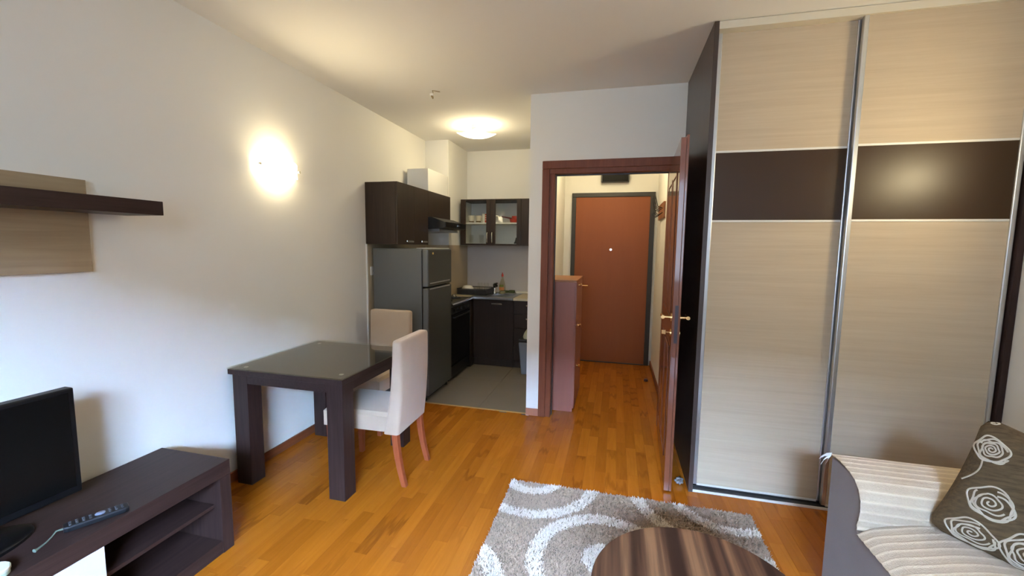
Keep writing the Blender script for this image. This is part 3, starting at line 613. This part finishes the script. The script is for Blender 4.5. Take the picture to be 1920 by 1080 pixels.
sconce(XL, 1, 2.395, 1.946, P_SCONCE_L, 'curved frosted glass wall lamp glowing on the left wall above the dining table')
sconce(XR, -1, 1.94, 1.90, P_SCONCE_R, 'curved frosted glass wall lamp on the right wall above the sofa')

# ------------------------------------------------------------------ hall objects
sh = thing('shoe_cabinet', 'tall narrow reddish shoe cabinet just inside the doorway', 'shoe cabinet', (-.49, 3.92, 0))
bobj('side_panel', (-.655, -.338, 3.620, 3.636, 0, 1.148), SHOE, sh); bobj('side_panel', (-.655, -.338, 4.204, 4.220, 0, 1.148), SHOE, sh)
bobj('top', (-.655, -.320, 3.614, 4.226, 1.148, 1.166), plain('warm_lit_alder_top', (.36, .14, .05), .4), sh, bevel=.002)  # warm light on the top face is put into its colour
bobj('back_panel', (-.655, -.648, 3.636, 4.204, 0, 1.148), SHOE, sh)
for z0, z1, kz in ((.03, .400, .372), (.404, .774, .745), (.778, 1.146, 1.112)):
    d = bobj('flap', (-.338, -.321, 3.622, 4.218, z0, z1), SHOE, sh, bevel=.002)
    bm = bm_new(); tube(bm, [(-.321, 3.80, kz), (-.308, 3.80, kz), (-.302, 3.80, kz), (-.294, 3.80, kz)], [.007, .007, .015, .012], 12); obj('knob', bm, GOLD, d, smooth=True)
fb = thing('fuse_box', 'glossy dark fuse box mounted above the entrance door', 'fuse box', (0, YH-.08, 2.24))
bobj('body', (-.215, .115, YH-.075, YH-.001, 2.235, 2.47), BLACK, fb, bevel=.006)
bobj('cover', (-.20, .10, YH-.088, YH-.074, 2.245, 2.46), plain('dark_smoked_cover', (.008, .008, .008), .4, spec=.06), fb, bevel=.004)
cr_ = thing('coat_rack', 'wooden coat rack with black wire hooks on the right hall wall', 'coat rack', (HR, 4.72, 1.82))
bobj('board', (HR-.022, HR-.001, 4.46, 4.98, 1.755, 1.915), wood('rack_wood', (.22, .08, .03), (.30, .12, .05), 1, .45), cr_, bevel=.004)
for k in range(4):
    yy = 4.53+k*.127; bm = bm_new()
    tube(bm, [(HR-.022, yy, 1.85), (HR-.07, yy, 1.87), (HR-.085, yy, 1.93), (HR-.10, yy, 1.985)], .0045, 8); tube(bm, [(HR-.022, yy, 1.81), (HR-.06, yy, 1.785), (HR-.085, yy, 1.80), (HR-.088, yy, 1.83)], .0045, 8); obj('hook', bm, BLACK, cr_, smooth=True)
bm = bm_new(); lathe(bm, [(.022, 0), (.022, .016), (.016, .024), (.004, .026)], (.36, 4.71, .0), 16); obj('door_stop', bm, plain('dark_rubber', (.05, .012, .01), .5), smooth=True, label='small dark round door stop on the hall floor', cat='door stop')
bm = bm_new(); bmesh.ops.create_icosphere(bm, subdivisions=3, radius=.024)
for v in bm.verts: v.co *= 1+.35*math.sin(v.co.x*210+1)*math.cos(v.co.y*170)*math.sin(v.co.z*190+2); v.co.z *= .8; v.co += Vector((.425, 2.655, .021))
obj('crumpled_wrapper', bm, plain('silver_foil', (.6, .62, .66), .25, .7), label='small crumpled silver wrapper on the floor beside the wardrobe', cat='wrapper')

# ------------------------------------------------------------------ dining table
dt = thing('dining_table', 'square dark brown dining table with a glass top against the left wall', 'table', (-1.825, 2.34, 0))
TX0, TX1, TY0, TY1 = -2.212, -1.436, 1.958, 2.735
bobj('top', (TX0, TX1, TY0-.004, TY1, .675, .706), WENGE_Y, dt, bevel=.002)
LXA, LXB = -2.182+.104, TX1-.106
for q in ((LXA, LXB, TY0+.001, TY0+.03, .626, .675), (LXA, LXB, TY1-.034, TY1-.005, .626, .675), (TX1-.032, TX1-.003, TY0+.10, TY1-.104, .626, .675), (-2.181, -2.152, TY0+.10, TY1-.104, .626, .675)): bobj('apron', q, WENGE_Y, dt)
for x0 in (-2.182, TX1-.106):
    for y0 in (TY0, TY1-.104): bobj('leg', (x0, x0+.104, y0, y0+.10, 0, .675), WENGE, dt, bevel=.002)
gt = bobj('glass_top', (TX0+.004, TX1+.004, TY0-.010, TY1, .7075, .7155), TGLASS, dt, label='clear glass sheet on the top')
bm = bm_new()
for (xx, yy) in ((TX0+.07, TY0+.06), (TX1-.07, TY0+.09), (TX0+.07, TY1-.07), (TX1-.07, TY1-.07)): lathe(bm, [(.013, .7062), (.013, .7074)], (xx, yy, 0), 16)
obj('glass_pad', bm, WHITEP, dt, label='small clear pads under the glass')

# ------------------------------------------------------------------ chairs (built facing -y, rear of the top at y = 0)
def chair_proto(lab):
    t = thing('dining_chair', lab, 'chair', (0, 0, 0), 'upholstered dining chairs')
    hw = .190
    bm = bm_new()
    N_ = 15
    def prof(v):       # v 0 bottom .. 1 top: rear y and front y
        z = .325+.548*v; lean = -.028*(1-v)+.012*math.sin(PI*v)
        return z, lean
    rings = []
    for k in range(N_):
        v = k/(N_-1); z, yr = prof(v); th = .098-.036*v; wdt = hw-.004*math.sin(PI*v)
        r = .018; ring = []
        for (cx, cyy, a0) in ((wdt-r, yr-r, 0), (-wdt+r, yr-r, PI/2), (-wdt+r, yr-th+r, PI), (wdt-r, yr-th+r, 1.5*PI)):
            for q in range(4):
                a = a0+q/3*PI/2; ring.append((cx+r*math.cos(a), cyy+r*math.sin(a), z))
        rings.append(ring)
    # rounded crown
    z, yr = prof(1); th = .062
    for (sc_, dz) in ((.965, .010), (.89, .017), (.70, .021)):
        ring = []
        for (X, Y, Z) in rings[N_-1]: ring.append((X*(1-(1-sc_)*.35), (Y-(yr-th/2))*sc_+(yr-th/2), z+dz))
        rings.append(ring)
    vr = [[bm.verts.new(p) for p in r] for r in rings]; n = len(vr[0])
    for a, b in zip(vr, vr[1:]):
        for k in range(n): bm.faces.new((a[k], a[(k+1) % n], b[(k+1) % n], b[k]))
    bm.faces.new(vr[0][::-1]); bm.faces.new(vr[-1]); obj('backrest', bm, FABRIC, t, smooth=True)
    bm = bm_new()
    def seat(u, v, top):
        X = (u-.5)*2*(hw-.004); Y = -.09-.44*v
        e = max(abs(2*u-1), abs(2*v-1) if v > .5 else 0)
        zz = .452-.022*max(0, (e-.86)/.14)**2+.006*(1-(2*u-1)**2)
        return (X, Y, zz if top else .338)
    gt_ = grid(bm, lambda u, v: seat(u, v, True), 21, 21); gb = grid(bm, lambda u, v: seat(u, v, False), 21, 21)
    def rim(g): return [g[i][0] for i in range(21)]+[g[20][j] for j in range(1, 21)]+[g[i][20] for i in range(19, -1, -1)]+[g[0][j] for j in range(19, 0, -1)]
    a, b = rim(gt_), rim(gb)
    for k in range(len(a)): bm.faces.new((a[k], a[(k+1) % len(a)], b[(k+1) % len(a)], b[k]))
    obj('seat', bm, FABRIC, t, smooth=True)
    for sx in (-1, 1):
        bm = bm_new(); pts = []
        for k in range(9):
            v = k/8; z = .34*(1-v); yb = -.058+.012*v+.045*v*v; wdh = .019-.004*v
            pts.append((sx*(hw-.026), yb, z, wdh))
        vr = [[bm.verts.new((X+dx*wq, Y+dy*wq, Z)) for dx, dy in ((-1, -1), (1, -1), (1, 1), (-1, 1))] for X, Y, Z, wq in pts]
        for p, q in zip(vr, vr[1:]):
            for k in range(4): bm.faces.new((p[k], p[(k+1) % 4], q[(k+1) % 4], q[k]))
        bm.faces.new(vr[0]); bm.faces.new(vr[-1][::-1]); obj('leg', bm, CHAIRLEG, t, bevel=.003)
        bm = bm_new(); X = sx*(hw-.028); vr = [[bm.verts.new((X+dx*wq, -.495+dy*wq, z)) for dx, dy in ((-1, -1), (1, -1), (1, 1), (-1, 1))] for z, wq in ((.34, .021), (0, .015))]
        for k in range(4): bm.faces.new((vr[0][k], vr[0][(k+1) % 4], vr[1][(k+1) % 4], vr[1][k]))
        bm.faces.new(vr[0]); bm.faces.new(vr[1][::-1]); obj('leg', bm, CHAIRLEG, t, bevel=.003)
    return t
ch1 = chair_proto('beige upholstered chair with cherry legs on the right side of the dining table')
ch2 = copy_tree(ch1); ch2['label'] = 'beige upholstered chair tucked behind the dining table in front of the fridge'
ch1.location = (-1.193, 2.352, 0); ch1.rotation_euler = (0, 0, -PI/2+.02)
ch2.location = (-1.862, 3.255, 0); ch2.rotation_euler = (0, 0, -.01)

# ------------------------------------------------------------------ TV bench and what stands on it
tb = thing('tv_bench', 'low dark brown television bench with open shelves and a white front', 'tv bench', (-1.94, .70, 0))
BX0, BX1, BY0, BY1, BZ = -2.152, -1.738, -.12, 1.522, .436
bobj('top', (BX0, BX1, BY0, BY1, .366, BZ), WENGE_Y, tb, bevel=.002)
bobj('side_panel', (BX0, BX1, BY1-.055, BY1, 0, .366), WENGE, tb, bevel=.0015); bobj('side_panel', (BX0, BX1, BY0, BY0+.055, 0, .366), WENGE, tb, bevel=.0015)
bobj('bottom_panel', (BX0, BX1-.004, BY0+.055, BY1-.055, .0, .060), WENGE_Y, tb)
bobj('back_panel', (BX0, BX0+.012, BY0+.055, BY1-.055, .06, .366), WENGE_Y, tb)
bobj('divider', (BX0+.012, BX1-.02, 1.000, 1.018, .06, .366), WENGE, tb)
bobj('shelf', (BX0+.012, BX1-.04, 1.018, BY1-.055, .218, .234), WENGE_Y, tb)
bobj('drawer_front', (BX1-.022, BX1-.002, .42, 1.016, .064, .364), WHITEG, tb, bevel=.001, label='white glossy front')
bobj('drawer_front', (BX1-.022, BX1-.002, BY0+.056, .417, .064, .364), WHITEG, tb, bevel=.001, label='white glossy front')
tv = thing('television', 'black flat television on the dark bench', 'television', (-1.99, .76, BZ))
ang = -.03
TVO = Vector((-1.985, 1.108, 0))
def tvbox(nm, x0, x1, y0, y1, z0, z1, m, **k):
    bm = bm_new(); vs = box(bm, x0, x1, y0, y1, z0, z1)
    for v in bm.verts:
        v.co = Matrix.Rotation(ang, 3, 'Z') @ v.co; v.co += TVO
    return obj(nm, bm, m, tv, **k)
tvbox('housing', -.045, 0, -.715, 0, .484, .896, BLACKG, bevel=.006, seg=3)
tvbox('screen', -.002, .0012, -.697, -.018, .512, .880, SCREEN)
tvbox('neck', -.04, -.015, -.41, -.30, .452, .50, BLACKG)
bm = bm_new(); lathe(bm, [(1, 0), (1, .010), (.93, .016)], (0, 0, 0), 32)
for v in bm.verts: v.co = Vector((v.co.x*.11, v.co.y*.20, v.co.z)); v.co += Vector((-1.985, .755, BZ))
obj('stand', bm, BLACKG, tv, smooth=True)
rm = thing('remote_control', 'black remote control with a wrist strap on the television bench', 'remote', (-1.81, 1.04, BZ))
ra = Vector((-1.845, .965, BZ)); rb = Vector((-1.768, 1.118, BZ)); rd = (rb-ra).normalized(); rn = Vector((-rd.y, rd.x, 0)); Lr = (rb-ra).length
def rmap(u, v, z): return ra+rd*(u*Lr)+rn*v+Vector((0, 0, z))
bm = bm_new(); vv = []
for z, s in ((.001, .90), (.016, 1.0), (.021, .88)): vv.append([bm.verts.new(rmap(.5+(u-.5)*(.97+.03*s), v*s, z)) for u, v in ((0, -.017), (.06, -.022), (.94, -.024), (1, -.019), (1, .019), (.94, .024), (.06, .022), (0, .017))])
for p, q in zip(vv, vv[1:]):
    for k in range(8): bm.faces.new((p[k], p[(k+1) % 8], q[(k+1) % 8], q[k]))
bm.faces.new(vv[0][::-1]); bm.faces.new(vv[-1]); obj('body', bm, plain('remote_black', (.009, .010, .012), .4, spec=.3), rm, bevel=.002)
bm = bm_new()
for i in range(9):
    if i in (4, 5): continue
    for j in (-1, 0, 1):
        p = rmap(.10+i*.10, j*.012, .021); lathe(bm, [(.004, 0), (.004, .002), (.003, .003)], p, 8)
obj('buttons', bm, plain('grey_button', (.045, .05, .06), .5), rm, kind=None)
bm = bm_new(); lathe(bm, [(1, .0), (1, .003), (.9, .004)], (0, 0, 0), 24)
for v in bm.verts: v.co = rmap(.55+v.co.x*.085, v.co.y*.012, .0205+v.co.z)
obj('navigation_pad', bm, plain('silver_pad', (.16, .18, .24), .35), rm, smooth=True)
bm = bm_new(); tube(bm, [rmap(0, 0, .01), rmap(-.10, -.004, .012), rmap(-.16, -.02, .006), rmap(-.24, -.045, .005), rmap(-.36, -.07, .005), rmap(-.40, -.075, .005)], [.004, .003, .0025, .003, .004, .007], 8); obj('strap', bm, plain('green_grey_cord', (.12, .16, .13), .6), rm, smooth=True)
cpx, cpy = -1.790, .764
cg = thing('tin', 'small flat pale tin with a greenish rim on the television bench', 'tin', (cpx, cpy, BZ))
bm = bm_new(); lathe(bm, [(.034, 0), (.038, .003), (.038, .016), (.036, .017)], (cpx, cpy, BZ), 24); obj('body', bm, CUPGREEN, cg, smooth=True)
bm = bm_new(); lathe(bm, [(.040, .016), (.040, .023), (.037, .026), (.02, .0265)], (cpx, cpy, BZ), 24); obj('lid', bm, plain('cream_lid', (.72, .76, .66), .5), cg, smooth=True)

# ------------------------------------------------------------------ floating shelf with panel
fs = thing('floating_shelf', 'dark floating shelf fixed across a beige wall panel on the left wall', 'shelf', (-2.12, .60, 1.318))
bobj('wall_panel', (XL+.001, -2.205, -.20, 1.334, 1.318, 1.707), BEIGE_Y, fs, bevel=.001)
bobj('shelf_board', (-2.205, -1.985, -.35, 1.482, 1.568, 1.629), WENGE_Y, fs, bevel=.0015)
bobj('fixing_rail', (XL+.001, -2.204, 1.334, 1.478, 1.575, 1.622), WENGE_Y, fs)

# ------------------------------------------------------------------ rug
RX0_, RX1_, RY0_, RY1_ = -.575, .757, .52, 2.408
rg = thing('shaggy_rug', 'beige shaggy rug with ivory ring pattern on the parquet', 'rug', (.09, 1.46, 0))
bobj('backing', (RX0_, RX1_, RY0_, RY1_, 0.0005, .008), RUGBASE, rg)
rings = [(-.452, 2.465, .150, .030), (-.448, 2.463, .363, .032), (-.005, 1.832, .318, .034), (-.795, 1.487, .362, .040), (.638, 2.499, .270, .030),
         (-.005, 1.86, .045, .055), (.66, 2.55, .52, .033), (.70, 1.55, .47, .036), (.05, 1.0, .42, .036), (.05, 1.0, .18, .034), (-.55, .62, .30, .036), (.62, .75, .33, .036)]
N_T = 125000
P = np.c_[rng.uniform(RX0_, RX1_, N_T), rng.uniform(RY0_, RY1_, N_T)]
nz = rng.normal(0, .005, N_T)
def white(P):
    w = np.zeros(len(P), bool)
    for k, (x, y, r, t) in enumerate(rings):
        d = np.hypot(P[:, 0]-x, P[:, 1]-y)
        hit = np.abs(d-r+nz) < t
        if k == 6: hit &= (P[:, 0] < .34)
        w |= hit
    return w
W = white(P)
def tufts(name, Q, m, lift=0):
    n = len(Q); a = rng.uniform(0, 2*PI, n); ln = rng.uniform(.005, .013, n); hh = rng.uniform(.014, .021, n)+lift; wd2 = rng.uniform(.0016, .0030, n)
    bx, by = Q[:, 0], Q[:, 1]; px, py = -np.sin(a)*wd2, np.cos(a)*wd2; tx, ty = np.cos(a)*ln, np.sin(a)*ln
    z0 = np.full(n, .006); V = np.empty((n, 5, 3))
    V[:, 0] = np.c_[bx-px, by-py, z0]; V[:, 1] = np.c_[bx+px, by+py, z0]
    V[:, 2] = np.c_[bx+px+tx*.35, by+py+ty*.35, hh*.75]; V[:, 3] = np.c_[bx-px+tx*.35, by-py+ty*.35, hh*.75]; V[:, 4] = np.c_[bx+tx, by+ty, hh]
    V = V.reshape(-1, 3)-np.array(ORG['shaggy_rug'])
    k = (np.arange(n)*5)[:, None]; q = (k+np.array([0, 1, 2, 3])).tolist(); t3 = (k+np.array([3, 2, 4])).tolist()
    me = bpy.data.meshes.new(name); me.from_pydata(V.tolist(), [], q+t3); me.materials.append(m)
    o = bpy.data.objects.new(name, me); C.objects.link(o); o.parent = rg; o['kind'] = 'stuff'; return o
tufts('pile', P[~W], RUGB); o = tufts('pile', P[W], RUGW, .0035); o['label'] = 'ivory ring pattern in the pile'

# ------------------------------------------------------------------ round coffee table
cf = thing('coffee_table', 'round coffee table with a striped walnut top on the rug', 'coffee table', (.282, 1.248, 0))
m, nt, b = newmat('striped_walnut'); N = nt.nodes.new; L = nt.links.new
setp(b, rough=.45, spec=.2)
tc = N('ShaderNodeTexCoord'); mp = N('ShaderNodeMapping'); mp.inputs['Rotation'].default_value = (0, 0, math.radians(-9)); mp.inputs['Scale'].default_value = (1, .03, 1); L(tc.outputs['Object'], mp.inputs['Vector'])
t1 = N('ShaderNodeTexNoise'); t1.inputs['Scale'].default_value = 20; t1.inputs['Detail'].default_value = 2; t1.inputs['Roughness'].default_value = .5; L(mp.outputs[0], t1.inputs['Vector'])
t2 = N('ShaderNodeTexNoise'); t2.inputs['Scale'].default_value = 90; t2.inputs['Detail'].default_value = 4; L(mp.outputs[0], t2.inputs['Vector'])
ma = N('ShaderNodeMath'); ma.operation = 'MULTIPLY_ADD'; ma.inputs[1].default_value = .22; L(t2.outputs['Fac'], ma.inputs[0]); L(t1.outputs['Fac'], ma.inputs[2])
r = N('ShaderNodeValToRGB'); e = r.color_ramp.elements; e[0].position = .46; e[0].color = (.024, .009, .006, 1); e[1].position = .76; e[1].color = (.19, .092, .044, 1)
q = e.new(.55); q.color = (.038, .015, .009, 1); q = e.new(.62); q.color = (.068, .029, .016, 1); q = e.new(.69); q.color = (.10, .046, .024, 1)
L(ma.outputs[0], r.inputs['Fac']); L(r.outputs['Color'], b.inputs['Base Color']); WALNUT = m
WALNUT_D = wood('dark_walnut', (.05, .022, .015), (.09, .04, .026), 2, .4)
bm = bm_new(); lathe(bm, [(.3245, .396), (.3245, .42)], (.282, 1.248, 0), 96); obj('top', bm, WALNUT, cf, bevel=.002)
bm = bm_new(); lathe(bm, [(.25, .15), (.25, .168)], (.282, 1.248, 0), 64); obj('lower_shelf', bm, WALNUT, cf)
for k in range(4):
    a = PI/4+k*PI/2; px, py = .282+.22*math.cos(a), 1.248+.22*math.sin(a)
    bobj('leg', (px-.022, px+.022, py-.022, py+.022, .012, .396), WALNUT_D, cf, bevel=.003)

# ------------------------------------------------------------------ sofa
SXF = .90; SXB = 1.885
sf = thing('sofa', 'taupe sofa under a cream ribbed throw cover in front of the wardrobe', 'sofa', (1.39, .95, 0))
prof = [(1.946, .600), (1.91, .606), (1.875, .607), (1.84, .606), (1.805, .603), (1.783, .598), (1.765, .590), (1.746, .577), (1.732, .559), (1.723, .539), (1.719, .517), (1.720, .489), (1.726, .462), (1.731, .442), (1.728, .424)]
SE = -.02
poly = [(1.946, .045)]+[(y+(-.004 if z < .58 else 0)*-1, z-.006) for y, z in prof]+[(1.716, .408), (SE, .408), (SE, .045)]
bm = bm_new(); prism(bm, poly, 0, SXF, SXB); obj('body', bm, SOFAG, sf, bevel=.004)
bobj('backrest', (1.57, SXB, SE+.16, 1.74, .405, .82), SOFAG, sf, bevel=.05, seg=4)
bobj('armrest', (SXF, SXB, SE-.20, SE, .045, .60), SOFAG, sf, bevel=.02, seg=3)
for xx in (.96, 1.80):
    for yy in (-.16, 1.86): bobj('leg', (xx-.025, xx+.025, yy-.025, yy+.025, 0, .05), BLACK, sf)
def resample(pts, step):
    out = [Vector(pts[0])]; acc = 0
    pts = [Vector(p) for p in pts]; L_ = [0]
    for a, b in zip(pts, pts[1:]): L_.append(L_[-1]+(b-a).length)
    n = int(L_[-1]/step); res = []
    for k in range(n+1):
        s = L_[-1]*k/n; i = max(j for j in range(len(L_)) if L_[j] <= s+1e-9); i = min(i, len(pts)-2)
        res.append(pts[i].lerp(pts[i+1], (s-L_[i])/max(1e-9, L_[i+1]-L_[i])))
    return res, L_[-1]
rp, tot = resample(prof, .004)
bm = bm_new(); nX = 30; rows = []; ribs_arm = []
for k, p in enumerate(rp):
    a = rp[max(0, k-1)]; b_ = rp[min(len(rp)-1, k+1)]; t = (b_-a).normalized(); nrm = Vector((t.y, -t.x))
    s = k/(len(rp)-1)*tot; rv = max(0, math.cos(2*PI*s/.036))**3; amp = .0028*rv; ribs_arm.append(rv)
    row = []
    for i in range(nX+1):
        X = SXF-.004+(1.60-SXF)*i/nX; wv = .0015*math.sin(X*9+s*20)
        q = p+nrm*(.004+amp+wv*.5); row.append(bm.verts.new((X, q.x, q.y)))
    rows.append(row)
for a, b_ in zip(rows, rows[1:]):
    for i in range(nX): bm.faces.new((a[i], a[i+1], b_[i+1], b_[i]))
def set_rib(o, vals):
    at = o.data.attributes.new('rib', 'FLOAT', 'POINT'); at.data.foreach_set('value', vals)
o = obj('arm_cover', bm, COVER, sf, smooth=True, label='cream ribbed cover over the arm'); set_rib(o, [v for v in ribs_arm for _ in range(nX+1)])
def ribv(s): return max(0, math.cos(2*PI*s/.036))**3
def seats(X, Y):
    u = X-SXF; return (1.725-Y)+.10*u+.025*math.exp(-(u/.07)**2)
def seatz(X, Y):
    u = (X-SXF); e = .020*math.exp(-(u/.030)**1.4)
    j = .010*math.exp(-max(0, (1.725-Y))/.012)
    s = seats(X, Y)
    rib = .0030*ribv(s)
    return .428-e-j*0+rib+.056*math.sin(PI*max(0, min(1, u/.52)))
bm = bm_new(); grid(bm, lambda u, v: (SXF-.004+(1.58-SXF)*u**1.6, 1.722-(1.722-SE-.02)*v, seatz(SXF+(1.58-SXF)*u**1.6, 1.722-(1.722-SE-.02)*v)), 40, 420)
rv = [ribv(seats(SXF+(1.58-SXF)*(i/39)**1.6, 1.722-(1.722-SE-.02)*j/419)) for i in range(40) for j in range(420)]
o = obj('seat_cover', bm, COVER, sf, smooth=True, label='cream ribbed cover over the seat'); set_rib(o, rv)
bm = bm_new()
for (pts) in ([(.898, 1.952, .604), (.880, 1.958, .598), (.862, 1.960, .580)], [(.899, 1.950, .600), (.884, 1.953, .588), (.872, 1.955, .572), (.868, 1.956, .560)], [(.899, 1.951, .598), (.890, 1.953, .583), (.884, 1.953, .566)]):
    for i in range(len(pts)-1):
        a, b_ = Vector(pts[i]), Vector(pts[i+1]); wv = Vector((.004, 0, .008)); v = [bm.verts.new(p) for p in (a-wv, a+wv, b_+wv*.8, b_-wv*.8)]; bm.faces.new(v)
o = obj('tie_ribbon', bm, WHITEP, sf, label='white tie ribbon of the cover'); sol = o.modifiers.new('solid', 'SOLIDIFY'); sol.thickness = .0025

# cushion
e1 = Vector((.7575, -.6073, -.2394)).normalized(); e2 = Vector((.3838, .1177, .9159)); e2 = (e2-e1*e2.dot(e1)).normalized(); en = e1.cross(e2)
if en.y > 0: en = -en
BL = Vector((1.083, 1.700, .500)); SZ = .43
cs = thing('cushion', 'dark brown cushion with cream swirled roses leaning on the sofa', 'cushion', tuple(BL+e1*SZ/2))
def pil(u, v, side):     # u,v in 0..1
    a, b_ = 2*u-1, 2*v-1
    pin = .035*SZ
    uu = u-(.0 if abs(a) < 1e-9 else math.copysign(1, a)*pin/SZ*(1-b_*b_)*abs(a)**3*.9)
    vv = v-(math.copysign(1, b_) if b_ else 0)*pin/SZ*(1-a*a)*abs(b_)**3*.9
    rr_ = min(1, max(0, (abs(a)-.8)/.2)*max(0, (abs(b_)-.8)/.2)); uu -= math.copysign(.035*rr_, a); vv -= math.copysign(.035*rr_, b_)
    th = .066*((1-a**4)*(1-b_**4))**.6
    return BL+e1*(uu*SZ)+e2*(vv*SZ)+en*(side*th)
bm = bm_new(); ga = grid(bm, lambda u, v: pil(u, v, 1), 33, 33); gb = grid(bm, lambda u, v: pil(u, v, -1), 33, 33); bmesh.ops.remove_doubles(bm, verts=bm.verts[:], dist=.0006)
obj('cover', bm, CUSH, cs, smooth=True)
def ribbon(bm, pts, wdt):
    pr = None
    for i in range(len(pts)):
        p = Vector(pts[i]); a = Vector(pts[max(0, i-1)]); b_ = Vector(pts[min(len(pts)-1, i+1)]); t = (b_-a)
        if t.length < 1e-9: continue
        n = Vector((-t.y, t.x)).normalized()*wdt/2
        row = []
        for q, o_ in ((p-n, .0004), (p, .0028), (p+n, .0004)):
            u_, v_ = min(1, max(0, q.x)), min(1, max(0, q.y)); row.append(bm.verts.new(pil(u_, v_, 1)+en*o_))
        if pr:
            for k in (0, 1): bm.faces.new((pr[k], pr[k+1], row[k+1], row[k]))
        pr = row
def rose(cu, cv, R, turns, rot, lobes, sq=1.0, extra=(1.0, .90, .80)):
    bm = bm_new(); pts = []; n = int(turns*40)
    for k in range(n+1):
        t = k/n; a = rot+t*turns*2*PI; r = R*(.06+.66*t)*(1+.09*t*math.sin(lobes*a+1.3*int(t*turns))+.05*t*math.sin((lobes+2)*a))
        pts.append((cu+r*math.cos(a), cv+sq*r*math.sin(a)))
    ribbon(bm, pts, .0115)
    for j, ex in enumerate(extra):
        pts = [(cu+.01*j+R*ex*(1+.10*math.sin(4*a+j*2.1+rot))*math.cos(a), cv-.008*j+sq*R*ex*(1+.10*math.sin(3*a+1+j+rot))*math.sin(a)) for a in [rot+.3+2*PI*k/60*(1 if j == 0 else .86) for k in range(61)]]
        ribbon(bm, pts, .0125)
    obj('rose_pattern', bm, CHENILLE, cs, smooth=True)
rose(.105, .765, .095, 3.4, .4, 4); rose(.23, .39, .122, 2.6, 2.2, 3, .92, (1.02, .92, .80)); rose(.225, .115, .135, 2.8, 1.2, 3, .72, (1.0, .90, .78)); rose(.50, .17, .13, 3.0, .2, 4); rose(.60, .62, .13, 3.0, 2.0, 4); rose(.82, .36, .12, 3.0, 1.0, 3); rose(.86, .82, .10, 3.0, 1.0, 4); rose(.05, .985, .06, 1.2, 0, 3, .4, ())
bm = bm_new(); ribbon(bm, [(.085+.03*math.sin(k*.25)-.004*k, .67-.016*k) for k in range(14)], .011); obj('vine_pattern', bm, CHENILLE, cs, smooth=True)
